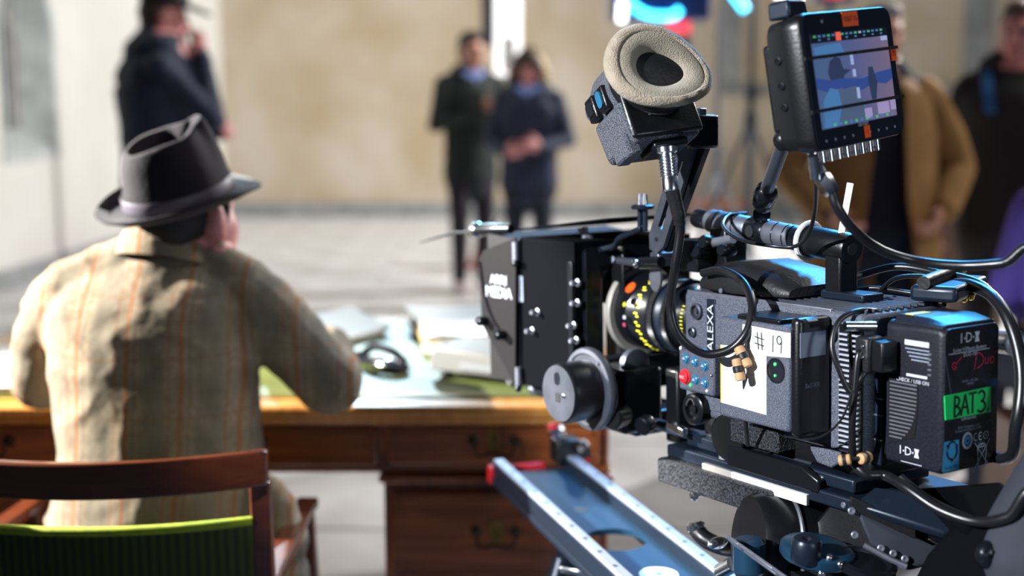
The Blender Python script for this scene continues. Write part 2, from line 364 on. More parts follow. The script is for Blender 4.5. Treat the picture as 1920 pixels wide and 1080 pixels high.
# ================================================================== the hall
YB = 14.3
def wl_x(y): return -3.2+0.078*(y-YB)
# floor: stone flags with recessed joints
fl = MB(); fl.box((-8, -3, -0.2), (12, YB+0.3, -0.012)); fo = struct(fl.build('floor', 'grey_stone'))
ny, nx = 14, 14
proto = None; TW, TD = 1.0, 1.15
for i in range(nx):
    for j in range(ny):
        x0 = -5.0+i*TW; y0 = 1.9+j*TD*0.9
        if y0 > YB-0.05: continue
        if x0 < wl_x(y0)-1.0: continue
        if proto is None:
            m = MB(); m.box((-TW/2+0.006, -TD*0.45+0.006, -0.02), (TW/2-0.006, TD*0.45-0.006, 0.0)); o = m.build('flagstone', 'floor_stone', fo, bevel=0.003, seg=1); proto = o
        else:
            o = proto.copy(); COL.objects.link(o); o.parent = fo
        o.location = (x0+TW/2, min(y0+TD*0.45, YB-0.45), rng.uniform(-0.002, 0.0))
wb = MB(); wb.box((wl_x(YB), YB, 0), (12, YB+0.4, 6.5)); struct(wb.build('wall_back', 'plaster'))
# left wall with an arched, splayed recess
yA, yB_, zA, zS, zT = 9.16, 9.98, 0.95, 1.82, 2.30
def wall_pt(y, z, d=0.0): n = nrm(V(1, -0.078, 0)); p = V(wl_x(y), y, z); return p-n*d
outer = []
ym = (yA+yB_)/2; hw = (yB_-yA)/2
arch = [(ym+hw*math.cos(math.radians(a)), zS+(zT-zS)*math.sin(math.radians(a))) for a in range(0, 181, 15)]
hole = [(yB_, zA)]+arch+[(yA, zA)]            # open at the bottom, (y,z)
m = MB(); y0w, y1w, zt = 6.0, YB+0.2, 6.5
def wq(a, b, c, d): m.add([wall_pt(*a), wall_pt(*b), wall_pt(*c), wall_pt(*d)], [(0, 1, 2, 3)])
wq((y0w, 0), (yA, 0), (yA, zt), (y0w, zt)); wq((yB_, 0), (y1w, 0), (y1w, zt), (yB_, zt)); wq((yA, 0), (yB_, 0), (yB_, zA), (yA, zA))
for a, b in zip(arch[:-1], arch[1:]): wq(a, b, (b[0], zt), (a[0], zt))
wo = m.build('wall_left', 'white_plaster'); struct(wo)
m = MB()    # outer leaf gives the wall its thickness
m.add([wall_pt(y0w, 0, 0.62), wall_pt(y1w, 0, 0.62), wall_pt(y1w, zt, 0.62), wall_pt(y0w, zt, 0.62), wall_pt(y0w, 0), wall_pt(y0w, zt)], [(0, 1, 2, 3), (0, 3, 5, 4)])
m.build('outer_leaf', 'white_plaster', wo)
# recess: stone frame, splay, dark back
inn = [(ym+(y-ym)*0.60+0.02, zA+0.16+(z-zA)*0.84) for y, z in hole]
wi = thing('window_1', 'arched stone window recess in the white wall', 'window', (0, 0, 0)); wi['kind'] = 'structure'; del wi['category']
m = MB(); A = [wall_pt(y, z, -0.012) for y, z in hole]; B = [wall_pt(y, z, 0.22) for y, z in inn]
m.loft([A, B], cap=False); m.build('splay', 'pale_stone', wi)
m = MB(); m.add(B, [tuple(range(len(B)))]); m.build('recess_back', 'dark_stone', wi)
fr_o = [(ym+(y-ym)*1.12, zA-0.06+(z-zA)*1.07) for y, z in hole]
m = MB(); m.loft([[wall_pt(y, z, 0.0) for y, z in fr_o], [wall_pt(y, z, -0.02) for y, z in fr_o], A], cap=False); m.build('stone_frame', 'pale_stone', wi, bevel=0.004)
m = MB(); m.tube([wall_pt(ym+0.10, zA+0.17, 0.20), wall_pt(ym+0.10, zT-0.08, 0.20)], 0.03, 10); m.build('mullion', 'grey_stone', wi)
m = MB(); m.box((wl_x(YB)+0.02, YB-0.05, 0), (12, YB-0.002, 0.16)); struct(m.build('baseboard_back', 'grey_stone', bevel=0.01))
m = MB(); a = wall_pt(y0w, 0, -0.03); b = wall_pt(YB-0.06, 0, -0.03); c = wall_pt(YB-0.06, 0, 0); d = wall_pt(y0w, 0, 0)
m.loft([[a, b, c, d], [p+V(0, 0, 0.14) for p in (a, b, c, d)]]); struct(m.build('baseboard_left', 'grey_stone'))
# stone frame of a blocked opening on the back wall
m = MB(); m.box((2.3, YB-0.07, 1.36), (5.5, YB-0.003, 1.46)); struct(m.build('trim_1', 'grey_stone', bevel=0.01))
m = MB(); m.box((4.95, YB-0.09, 1.465), (5.25, YB-0.003, 4.2)); struct(m.build('trim_2', 'grey_stone', bevel=0.01))
m = MB(); m.box((2.3, YB-0.09, 1.465), (2.5, YB-0.003, 4.2)); struct(m.build('trim_3', 'grey_stone', bevel=0.01))
# ================================================================== desk
DX0, DX1, DY0, DY1, DZ = -1.34, 0.215, 2.585, 3.62, 0.76
dk = thing('pedestal_desk', 'large mahogany pedestal desk with green leather top and brass handles', 'desk', (-0.56, 3.1, 0))
m = MB(); m.box((DX0-0.02, DY0-0.02, DZ-0.028), (DX1+0.02, DY1+0.02, DZ-0.003)); m.box((DX0-0.008, DY0-0.008, DZ-0.045), (DX1+0.008, DY1+0.008, DZ-0.028)); top = m.build('desk_top', 'honey_wood', dk, bevel=0.007, seg=3)
m = MB(); m.box((DX0+0.07, DY0+0.055, DZ-0.004), (DX1-0.07, DY1-0.07, DZ+0.001)); m.build('leather_inset', 'leather_green', top)
m = MB(); m.pipe((0, 0, 0), (0, 0, 0.001), 1, 0.9, 4); 
def rect_ring(mm, x0, y0, x1, y1, t, z0, z1):
    mm.box((x0, y0, z0), (x1, y0+t, z1)); mm.box((x0, y1-t, z0), (x1, y1, z1)); mm.box((x0, y0+t, z0), (x0+t, y1-t, z1)); mm.box((x1-t, y0+t, z0), (x1, y1-t, z1))
m = MB(); rect_ring(m, DX0+0.085, DY0+0.07, DX1-0.085, DY1-0.085, 0.006, DZ+0.001, DZ+0.0018); m.build('gilt_border', 'gold', top)
KX0, KX1 = -0.86, -0.27
for (x0, x1) in ((DX0+0.012, KX0), (KX1, DX1-0.012)):
    m = MB(); m.box((x0, DY0+0.02, 0.06), (x1, DY1-0.02, DZ-0.16)); m.box((x0-0.012, DY0+0.006, 0), (x1+0.012, DY1-0.006, 0.07)); m.box((x0-0.01, DY0+0.008, 0.585), (x1+0.01, DY1-0.008, 0.602))
    m.build('pedestal', 'mahogany_v', dk, bevel=0.004)
m = MB(); m.box((DX0+0.012, DY0+0.02, DZ-0.155), (DX1-0.012, DY1-0.02, DZ-0.045)); m.build('frieze', 'mahogany', dk, bevel=0.003)
def swan_handle(par, cx, y, z, wd):
    m = MB(); pts = catmull([(cx-wd, y-0.006, z), (cx-wd, y-0.02, z-0.004), (cx-wd*0.75, y-0.022, z-0.028), (cx, y-0.022, z-0.02), (cx+wd*0.75, y-0.022, z-0.028), (cx+wd, y-0.02, z-0.004), (cx+wd, y-0.006, z)], 5)
    m.tube(pts, 0.0032, 8)
    for q in (-wd, wd): m.lathe([(0.013, 0), (0.012, 0.004), (0.006, 0.007), (0.006, 0.014), (0.002, 0.016)], (cx+q, y, z), (0, -1, 0), 16)
    m.build('handle', 'dark_brass', par)
def escutcheon(par, cx, y, z, h=0.05):
    m = MB(); m.prism([(-0.013, -h/2), (0.013, -h/2), (0.016, 0), (0.013, h/2), (-0.013, h/2), (-0.016, 0)], (cx, y, z), (1, 0, 0), (0, 0, 1), 0.003); m.build('keyhole_plate', 'brass', par)
    m = MB(); m.cyl((cx, y-0.0035, z+0.004), (cx, y-0.0032, z+0.004), 0.003, n=10); m.box((cx-0.0015, y-0.0037, z-0.008), (cx+0.0015, y-0.0032, z+0.003)); m.build('keyhole', 'ink', par)
def drawer(x0, x1, z0, z1, hw=0.042, plate=True):
    y = DY0+0.02
    m = MB(); m.box((x0, y-0.014, z0), (x1, y+0.06, z1)); d = m.build('drawer', 'mahogany', dk, bevel=0.004)
    m = MB(); t = 0.006
    for a, b in (((x0+0.012, z0+0.012), (x1-0.012, z0+0.012+t)), ((x0+0.012, z1-0.012-t), (x1-0.012, z1-0.012)), ((x0+0.012, z0+0.012), (x0+0.012+t, z1-0.012)), ((x1-0.012-t, z0+0.012), (x1-0.012, z1-0.012))):
        m.box((a[0], y-0.0165, a[1]), (b[0], y-0.0135, b[1]))
    m.build('cock_bead', 'mahogany', d)
    cx = (x0+x1)/2; swan_handle(d, cx, y-0.014, (z0+z1)/2+0.012, hw)
    if plate: escutcheon(d, cx, y-0.0142, (z0+z1)/2+0.014, min(0.05, z1-z0-0.03))
drawer(DX0+0.03, KX0-0.01, 0.625, 0.708); drawer(KX0+0.012, KX1-0.012, 0.622, 0.706, plate=False); drawer(KX1+0.01, DX1-0.03, 0.625, 0.708)
for x0, x1 in ((DX0+0.03, KX0-0.018), (KX1+0.018, DX1-0.03)):
    drawer(x0, x1, 0.37, 0.565); drawer(x0, x1, 0.105, 0.34)
# ------------------------------------------------------------------ things on the desk
def paper_stack(name, label, poly, z0, n, mats, dz, wob, par=None, group=None, base=None):
    t = thing(name, label, 'papers', (*np.mean(poly, 0), z0), group=group); c = np.mean(poly, 0)
    for k in range(n):
        a = rng.uniform(-wob, wob); q = np.array([[math.cos(a), -math.sin(a)], [math.sin(a), math.cos(a)]]); sh = rng.uniform(-0.01, 0.01, 2)
        P = [q@(np.array(p)-c)+c+sh for p in poly]; m = MB(); N = 8; R0 = []; 
        z = z0+k*dz
        # sheets sag and lift a little at the corners
        g = []
        for i in range(N+1):
            for j in range(N+1):
                u, v_ = i/N, j/N; p = (P[0]*(1-u)+P[1]*u)*(1-v_)+(P[3]*(1-u)+P[2]*u)*v_
                lift = (0.010*abs(u-0.5)**2*4*(k+1)/n+0.008*max(0, v_-0.7)*(k+1)/n*(1+math.sin(5*u+k)))
                g.append((p[0], p[1], z+lift))
        top_ = [(x, y, zz+dz*0.8) for x, y, zz in g]; M = (N+1)**2
        fs = []
        for i in range(N):
            for j in range(N):
                a0 = i*(N+1)+j; qd = (a0, a0+1, a0+N+2, a0+N+1); fs.append(qd); fs.append(tuple(M+x for x in reversed(qd)))
        for i in range(N):
            for e in ((i, i+1), (N*(N+1)+i, N*(N+1)+i+1), (i*(N+1), (i+1)*(N+1)), (i*(N+1)+N, (i+1)*(N+1)+N)): fs.append((e[0], e[1], M+e[1], M+e[0]))
        m.add(g+top_, fs); m.build('sheet', mats[k % len(mats)], t)
    return t
ZT = DZ+0.002
paper_stack('paper_stack', 'sheaf of white papers beside the seated man\'s right sleeve', [(-0.485, 3.12), (-0.325, 3.32), (-0.455, 3.58), (-0.66, 3.48)], ZT, 5, ['paper'], 0.004, 0.05)
paper_stack('paper_stack', 'thick pile of white papers and buff folders behind the matte box', [(-0.19, 3.06), (0.02, 3.10), (0.04, 3.54), (-0.28, 3.44)], ZT, 8, ['paper', 'buff_paper', 'paper', 'paper', 'buff_paper', 'paper', 'paper', 'paper'], 0.006, 0.10)
paper_stack('paper_stack', 'white papers under the seated man\'s left arm', [(-1.26, 2.66), (-0.90, 2.68), (-0.92, 3.10), (-1.27, 3.08)], ZT, 4, ['paper'], 0.004, 0.04)
m = MB(); m.box((-0.19, 3.02, ZT), (-0.01, 3.10, ZT+0.022)); tag(m.build('notebook', 'gloss_black', bevel=0.004, base=(-0.1, 3.06, ZT)), 'flat black notebook tucked under the edge of the paper pile', 'notebook')
# small black glossy implement
t = thing('desk_implement', 'small glossy black implement lying on the green leather', 'desk tool', (-0.30, 2.92, ZT))
ax = nrm(V(0.78, -0.62, 0)); sd = V(-ax[1], ax[0], 0); c0 = V(-0.30, 2.92, ZT)
m = MB(); pr = []
for s_, r_, h_ in ((-0.075, 0.010, 0.016), (-0.05, 0.018, 0.022), (0, 0.022, 0.026), (0.05, 0.020, 0.024), (0.075, 0.012, 0.018)):
    pr.append([c0+ax*s_+sd*r_*math.cos(a)+V(0, 0, h_*0.5+h_*0.5*math.sin(a)) for a in np.linspace(0, 2*math.pi, 13)[:-1]])
m.loft(pr); m.build('base', 'gloss_black', t)
m = MB(); m.tube(catmull([c0-ax*0.07+V(0, 0, 0.02), c0-ax*0.03+V(0, 0, 0.045), c0+ax*0.03+V(0, 0, 0.042), c0+ax*0.07+V(0, 0, 0.022)], 5), 0.010, 10); m.build('arm', 'gloss_black', t)
m = MB(); m.sphere(c0-ax*0.085+V(0, 0, 0.016), (0.016, 0.016, 0.014), 14, 8); m.build('knob', 'gloss_black', t)
# pale grey machine
t = thing('desk_machine', 'pale grey low desk machine with dark round feet beside the matte box', 'desk machine', (-0.04, 2.86, ZT))
m = MB(); u = nrm(V(0.80, -0.42, 0)); v_ = V(-u[1], u[0], 0); c0 = V(-0.045, 2.83, ZT)
side = [(-0.12, 0.016), (0.12, 0.016), (0.12, 0.045), (0.02, 0.066), (-0.105, 0.072), (-0.12, 0.055)]
m.loft([[c0+u*a+V(0, 0, b)+v_*q for a, b in side] for q in (-0.075, 0.075)]); bo = m.build('case', 'grey_case', t, bevel=0.006)
for a in (-0.085, 0.085):
    for q in (-0.055, 0.055):
        m = MB(); m.lathe([(0.016, 0), (0.018, 0.008), (0.014, 0.018)], c0+u*a+v_*q, (0, 0, 1), 14); m.build('foot', 'gloss_black', t)
m = MB(); m.obox(c0+u*0.02+v_*-0.0765+V(0, 0, 0.034), u, V(0, 0, 1), v_, 0.06, 0.006, 0.002); m.build('slot', 'grey_stone', bo)
# ================================================================== chair
ch = thing('armchair', 'wooden campaign armchair with green ribbed canvas back', 'chair', (-0.665, 2.15, 0))
CXL, CXR, CY = -0.935, -0.40, 1.95
def bow(t): return -0.075*(1-(2*t-1)**2)             # back bows towards the viewer
m = MB(); R_ = []
for i in range(25):
    t_ = i/24; x = CXL-0.015+(CXR-CXL+0.03)*t_; y = CY+bow(t_); z = 0.842
    R_.append([(x, y-0.011, z-0.056), (x, y+0.011, z-0.056), (x, y+0.013, z), (x, y-0.009, z+0.001)])
m.loft(R_); m.build('top_rail', 'chair_wood', ch, bevel=0.004)
for x in (CXL, CXR):
    m = MB(); m.loft([[(x-a, y-b, z), (x+a, y-b, z), (x+a, y+b, z), (x-a, y+b, z)] for z, y, a, b in ((0.0, CY+0.03, 0.014, 0.016), (0.43, CY+0.035, 0.017, 0.02), (0.79, CY+0.012, 0.016, 0.012))]); po = m.build('back_post', 'chair_wood', ch, bevel=0.004)
    m = MB(); m.lathe([(0.004, 0), (0.004, 0.001), (0.002, 0.0018)], (x, CY-0.0125, 0.815), (0, -1, 0), 10); m.build('screw', 'brass', po)
    m = MB(); m.loft([[(x-a, y-a, z), (x+a, y-a, z), (x+a, y+a, z), (x-a, y+a, z)] for z, y, a in ((0.0, CY+0.47, 0.013), (0.43, CY+0.46, 0.018), (0.592, CY+0.44, 0.015))]); m.build('front_leg', 'chair_wood', ch, bevel=0.004)
    s_ = 1 if x > -0.6 else -1
    P = catmull([(x, CY+0.02, 0.605), (x+s_*0.0, CY+0.12, 0.608), (x+s_*0.002, CY+0.26, 0.610), (x-s_*0.002, CY+0.40, 0.606), (x, CY+0.47, 0.602)], 5)
    m = MB(); m.loft([[p+V(-0.021, 0, -0.011), p+V(0.021, 0, -0.011), p+V(0.021, 0, 0.011), p+V(-0.021, 0, 0.011)] for p in P]); m.build('arm', 'chair_wood', ch, bevel=0.005)
    m = MB(); m.tube([(x, CY+0.04, 0.2), (x, CY+0.46, 0.2)], 0.011, 10); m.build('stretcher', 'chair_wood', ch)
for yy, zz in ((CY+0.04, 0.415), (CY+0.45, 0.415), (CY+0.46, 0.17)):
    m = MB(); m.box((CXL, yy-0.012, zz-0.02), (CXR, yy+0.012, zz+0.02)); m.build('cross_rail', 'chair_wood', ch, bevel=0.003)
m = MB(); G = []
for i in range(21):
    t_ = i/20; x = CXL+0.012+(CXR-CXL-0.024)*t_; y = CY+0.004+bow(t_)*0.7
    G.append([(x, y-0.002, 0.50), (x, y-0.004, 0.715), (x, y-0.001, 0.724), (x, y+0.010, 0.726), (x, y+0.013, 0.718), (x, y+0.010, 0.50)])
m.loft(G); m.build('canvas_back', 'canvas_green', ch, angle=60)
m = MB(); G = []
for i in range(21):
    t_ = i/20; x = CXL+0.012+(CXR-CXL-0.024)*t_; y = CY+0.0045+bow(t_)*0.7
    G.append([(x, y+0.0075*math.cos(a)*1.25, 0.7245+0.0075*math.sin(a)) for a in np.linspace(0, 2*math.pi, 11)[:-1]])
m.loft(G); m.build('lit_canvas_edge', 'lit_canvas_edge', ch, angle=60)  # strip added to carry the light along the canvas top
m = MB(); G = []
for i in range(13):
    t_ = i/12; x = CXL+0.012+(CXR-CXL-0.024)*t_; z = 0.425-0.03*(1-(2*t_-1)**2)
    G.append([(x, CY+0.03, z-0.008), (x, CY+0.46, z-0.008), (x, CY+0.46, z), (x, CY+0.03, z)])
m.loft(G); m.build('canvas_seat', 'canvas_green', ch, angle=60)
# ================================================================== film camera on its slider (rig coordinates)
LS = (V(0, -1, 0), V(0, 0, 1))            # right/up on the operator side (normal -x)
RS = (V(1, 0, 0), V(0, 0, 1))             # right/up on rear faces (normal -y)
H = RIG.hit
def screw(par, p, ax, r=0.0032, material='dull_silver'):
    m = MB(); m.lathe([(r, 0), (r, 0.0012), (r*0.8, 0.002), (r*0.45, 0.002), (r*0.42, 0.001)], p, ax, 12); m.build('screw', material, par)
# ------------------------------------------------------------------ camera body
cb = thing('cinema_camera', 'grey digital film camera body with ALEXA lettering and numbered tape', 'film camera', (0.05, 0.26, -0.085), RIG)
X0, X1, Y0, Y1, Z0, Z1 = -0.025, 0.128, 0.098, 0.425, -0.080, 0.092
m = MB(); m.box((X0, Y0, Z0), (X1, Y1, Z1)); body = m.build('body', 'body_paint', cb, bevel=0.007, seg=3)
m = MB(); m.box((X0-0.0015, 0.30, Z0+0.012), (X0+0.004, Y1-0.006, Z1-0.012)); m.build('side_plate', 'body_paint', cb, bevel=0.001)
# cooling fins: side and top
pf = None
for k in range(23):
    z = -0.070+k*0.0062
    if pf is None:
        m = MB(); m.box((X0-0.0045, 0.101, -0.0012), (X0+0.004, 0.131, 0.0012)); pf = m.build('side_fin', 'fin_grey', cb, bevel=0.0006, seg=1); pf.location.z = z; pz = pf.location.z
    else:
        o = pf.copy(); COL.objects.link(o); o.location.z = z
m = MB(); m.box((X0-0.0008, 0.098, -0.076), (X0+0.003, 0.133, 0.078)); m.build('fin_bed', 'black_metal', cb)
m = MB(); m.prism([(0.007*math.cos(a), 0.078*math.sin(a)) for a in np.linspace(-math.pi/2, math.pi/2, 13)], (X0-0.0010, 0.1135, 0.0), (0, -1, 0), (0, 0, 1), 0.0045); m.build('fin_cover', 'black_metal', cb, bevel=0.001)
pf = None
for k in range(11):
    x = -0.012+k*0.0125
    if pf is None:
        m = MB(); m.box((-0.0018, 0.102, Z1-0.002), (0.0018, 0.262, Z1+0.0045)); pf = m.build('top_fin', 'gun_metal', cb, bevel=0.001, seg=1)
    else:
        pf2 = pf.copy(); COL.objects.link(pf2); pf2.location.x = x; continue
    pf.location.x = x
m = MB(); m.box((X0+0.002, 0.15, Z1-0.006), (X0+0.006, 0.42, Z1+0.002)); m.build('top_edge_strip', 'dull_silver', cb, bevel=0.001)
# ALEXA strip
ap = H(1333, 612, 0, X0-0.002)
m = MB(); m.box((X0-0.0022, ap[1]-0.0085, Z0+0.05), (X0, ap[1]+0.0085, Z1-0.006)); m.build('name_strip', 'blue_black', cb, bevel=0.0005)
text_part('lettering', 'ALEXA', (X0-0.0024, ap[1], ap[2]-0.002), (0, 0, 1), (0, 1, 0), 0.0175, 'print_white', cb, sx=1.22)
for u, v, r in ((1310, 583, 0.011), (1302, 622, 0.007)):
    p = H(u, v, 0, X0); m = MB(); m.lathe([(r, -0.001), (r, 0.006), (r*0.75, 0.007), (r*0.7, 0.002), (r*0.3, 0.002), (r*0.3, 0.006), (0.001, 0.006)], p, (-1, 0, 0), 20); m.build('socket', 'gun_metal', cb)
for u, v in ((1500, 603), (1606, 606), (1535, 655), (1500, 808), (1352, 545)):
    screw(cb, H(u, v, 0, X0-0.0002), (-1, 0, 0), 0.0035)
# button panel
PX = -0.046
a = H(1272, 648, 0, PX); b = H(1338, 745, 0, PX)
m = MB(); m.box((PX, b[1], b[2]), (X0+0.004, a[1], a[2]-0.004)); bp = m.build('button_panel', 'body_paint', cb, bevel=0.004)
for u, v in ((1287, 672), (1304, 678), (1322, 686), (1305, 712), (1322, 718)):
    p = H(u, v, 0, PX); m = MB(); m.lathe([(0.0072, -0.001), (0.0072, 0.001), (0.006, 0.0012), (0.0058, 0.003), (0.004, 0.0042), (0.001, 0.0046)], p, (-1, 0, 0), 18); bt = m.build('button', 'button_blue', bp)
    m = MB(); stroke(m, [(-0.0025, 0), (0.0025, 0)], p+V(-0.0046, 0, 0), *LS, 0.001); stroke(m, [(-0.0012, 0.0018), (0.0012, 0.0018)], p+V(-0.0044, 0, 0), *LS, 0.0008); m.build('button_mark', 'print_white', bt)
p = H(1286, 706, 0, PX); m = MB(); m.lathe([(0.0105, -0.001), (0.0105, 0.0015), (0.0088, 0.002), (0.0085, 0.005), (0.006, 0.0062), (0.001, 0.0064)], p, (-1, 0, 0), 22); rb = m.build('record_button', 'button_red', bp)
text_part('lettering', 'REC', p+V(-0.0068, 0, 0), *LS, 0.0058, 'print_white', rb)
for u, v, c in ((1295, 722, 'lamp_green'), (1326, 733, 'print_white'), (1334, 704, 'silver')):
    p = H(u, v, 0, PX); m = MB(); m.sphere(p, 0.0026, 12, 8); m.build('indicator', c, bp)
# recorder module
QX, QY0, QY1, QZ0, QZ1 = -0.086, 0.156, 0.282, -0.052, 0.077
m = MB(); m.box((QX, QY0, QZ0), (X0+0.003, QY1, QZ1)); rec = m.build('recorder_module', 'body_paint', cb, bevel=0.004)
m = MB(); m.box((QX+0.006, QY0-0.010, QZ0-0.006), (X0, QY0+0.006, QZ1+0.010)); m.build('module_rear', 'black_metal', rec, bevel=0.006, seg=3)
m = MB(); m.box((QX+0.004, QY0+0.02, QZ1-0.001), (X0, QY1-0.03, QZ1+0.006)); m.build('latch', 'black_anodised', rec, bevel=0.002)
m = MB(); m.cyl((QX+0.014, QY0-0.012, QZ1+0.002), (QX+0.030, QY0-0.012, QZ1+0.002), 0.008, n=16); m.build('hinge', 'black_anodised', rec)
p = H(1455, 695, 0, QX); m = MB(); m.lathe([(0.0155, 0), (0.0155, 0.0012), (0.0135, 0.0014), (0.013, 0.0006), (0.001, 0.0006)], V(QX, p[1], p[2]), (-1, 0, 0), 28, sx=1.0); m.build('status_window', 'gloss_black', rec)
for dz, s in ((0.008, 0.0022), (-0.006, 0.0018)):
    m = MB(); m.lathe([(s, 0), (s, 0.0022), (s*0.5, 0.0028)], V(QX, p[1], p[2]+dz), (-1, 0, 0), 10); m.build('status_lamp', 'lamp_green', rec)
# numbered white tape wrapping the corner
z0, z1 = 0.040, 0.070
m = MB(); T = 0.0006; yq = QY1-0.045
m.loft([[(QX-T, yq, z0-0.006), (QX-T, yq, z1+0.002)], [(QX-T, QY0+0.004, z0), (QX-T, QY0+0.004, z1)], [(QX+0.002, QY0-T, z0), (QX+0.002, QY0-T, z1)]], cap=False, closed=False)
tp = m.build('number_tape', 'tape_white', rec)
m = MB(); m.box((QX+0.008, QY0-0.0108, z0), (QX+0.050, QY0-0.0102, z1)); m.build('tape_end', 'label_grey', rec)
m = MB(); o = V(QX-T, QY0+0.030, 0.055)
for q in ([(-0.024, 0.010), (-0.0215, -0.011)], [(-0.0165, 0.010), (-0.015, -0.011)], [(-0.028, 0.004), (-0.012, 0.002)], [(-0.028, -0.004), (-0.012, -0.006)],
          [(0.004, 0.009), (0.0035, -0.011)], arc(0.0145, 0.0045, 0.004, 0.005, 0, 360, 12), [(0.0185, 0.0045), (0.0175, -0.011)]): stroke(m, q, o, *LS, 0.0014)
m.build('handwriting', 'ink', tp)
a = H(1362, 648, 0, QX); b = H(1438, 778, 0, QX)
m = MB(); m.add([(QX-0.0008, QY1-0.004, a[2]), (QX-0.0008, b[1], a[2]+0.004), (QX-0.0008, b[1], b[2]), (QX-0.0008, QY1-0.004, b[2]+0.002)], [(0, 1, 2, 3)]); pn = m.build('paper_note', 'paper', rec)
m = MB()
for k in range(7):
    zz = a[2]-0.022-k*0.0085; stroke(m, [(-0.030, 0), (0.012+0.012*math.sin(k*2.1), 0)], (QX-0.0009, (QY1+b[1])/2-0.004, zz), *LS, 0.0007)
m.build('printed_lines', 'print_grey', pn)
m = MB(); m.add([(QX-0.0009, QY1-0.004, a[2]), (QX-0.0009, QY1-0.0065, a[2]), (QX-0.0009, QY1-0.0065, b[2]+0.002), (QX-0.0009, QY1-0.004, b[2]+0.002)], [(0, 1, 2, 3)]); m.build('note_edge', 'yellow', pn)
text_part('lettering', 'SxS/XR', (QX+0.028, QY0-0.0108, 0.005), *RS, 0.008, 'print_dim', rec)
# lower connector and base
p = H(1303, 767, 0, -0.035); m = MB(); m.lathe([(0.022, -0.012), (0.022, 0.004), (0.019, 0.006), (0.014, 0.006), (0.013, 0.0), (0.006, 0.0), (0.006, 0.004), (0.001, 0.004)], p, (-1, 0, 0), 28); m.build('power_socket', 'black_anodised', cb)
m = MB(); m.tube([p+V(-0.007, 0.010*math.cos(a), 0.015*math.sin(a)) for a in np.linspace(0.3, 2.6, 9)], 0.0014, 6); m.build('socket_rim', 'silver', cb)
m = MB(); m.box((-0.004, 0.10, -0.112), (0.112, 0.41, Z0+0.001)); m.build('base_plate', 'black_metal', cb, bevel=0.005)
m = MB(); m.cyl((0.05, 0.425, 0.03), (0.05, 0.448, 0.03), 0.060, n=40); m.build('lens_mount', 'black_anodised', cb, bevel=0.002)
for a in (0.4, 1.97, 3.54, 5.1):
    c = V(0.05, 0.440, 0.03)+V(math.cos(a), 0, math.sin(a))*0.064; m = MB(); m.sphere(c, (0.012, 0.006, 0.012), 12, 8); m.build('mount_lug', 'silver', cb)
m = MB(); m.box((0.0, 0.24, Z1-0.001), (0.11, 0.41, Z1+0.026)); m.build('top_plate', 'black_metal', cb, bevel=0.008, seg=3)
a = H(1368, 786, 0, -0.035); b = H(1458, 852, 0, -0.035)
m = MB(); m.box((-0.035, b[1], b[2]), (0.01, a[1], a[2])); m.build('grip_pad', 'grip_texture', cb, bevel=0.003)
m = MB(); m.cyl((-0.028, 0.335, -0.100), (0.10, 0.335, -0.100), 0.032, n=28); m.build('base_drum', 'black_metal', cb, bevel=0.003)
m = MB(); m.prism([(0, 0), (0.05, 0), (0.05, -0.012), (0.035, -0.022), (0.012, -0.02), (0, -0.006)], (-0.026, 0.175, -0.078), (0, -1, 0), (0, 0, 1), 0.006); m.build('rear_bracket', 'body_paint', cb, bevel=0.002)
# ------------------------------------------------------------------ top handle
th = thing('top_handle', 'ribbed silver and black camera carrying handle over the body', 'camera handle', (0.05, 0.3, Z1), RIG)
pa = V(0.05, 0.485, 0.187); pb = V(0.05, 0.185, 0.160); dv = nrm(pb-pa); L_ = np.linalg.norm(pb-pa)
def along(s): return pa+dv*s
segs = [(0, 0.03, 0.014, 'black_anodised'), (0.03, 0.115, 0.0165, 'dull_silver'), (0.115, 0.15, 0.018, 'black_anodised'), (0.15, 0.215, 0.0165, 'dull_silver'), (0.215, L_, 0.020, 'black_metal')]
for a, b, r, mt in segs:
    m = MB(); m.lathe([(r*0.93, 0), (r, 0.003), (r, b-a-0.003), (r*0.93, b-a)], along(a), dv, 24); m.build('handle_section', mt, th)
for s in (0.05, 0.07, 0.09, 0.17, 0.19, 0.2):
    m = MB(); m.lathe([(0.0168, 0), (0.0172, 0.0006), (0.0172, 0.0016), (0.0168, 0.0022)], along(s), dv, 24); m.build('groove_ring', 'black_anodised', th)
m = MB(); m.cyl(along(0.132)+V(-0.0175, 0, 0), along(0.132)+V(-0.0195, 0, 0), 0.008, n=16); m.build('thread_hole', 'ink', th)
m = MB(); m.cyl(pb+dv*-0.001, pb+dv*0.001, 0.008, n=14); m.build('end_socket', 'ink', th)
m = MB(); m.box((0.034, 0.190, Z1+0.004), (0.066, 0.216, 0.162)); m.build('rear_post', 'black_metal', th, bevel=0.002)
m = MB(); m.box((0.032, 0.150, Z1+0.004), (0.070, 0.222, Z1+0.014)); m.build('post_foot', 'blue_black', th, bevel=0.002)
m = MB(); m.box((0.03, 0.40, Z1+0.02), (0.07, 0.435, 0.178)); m.build('front_post', 'black_metal', th, bevel=0.003)
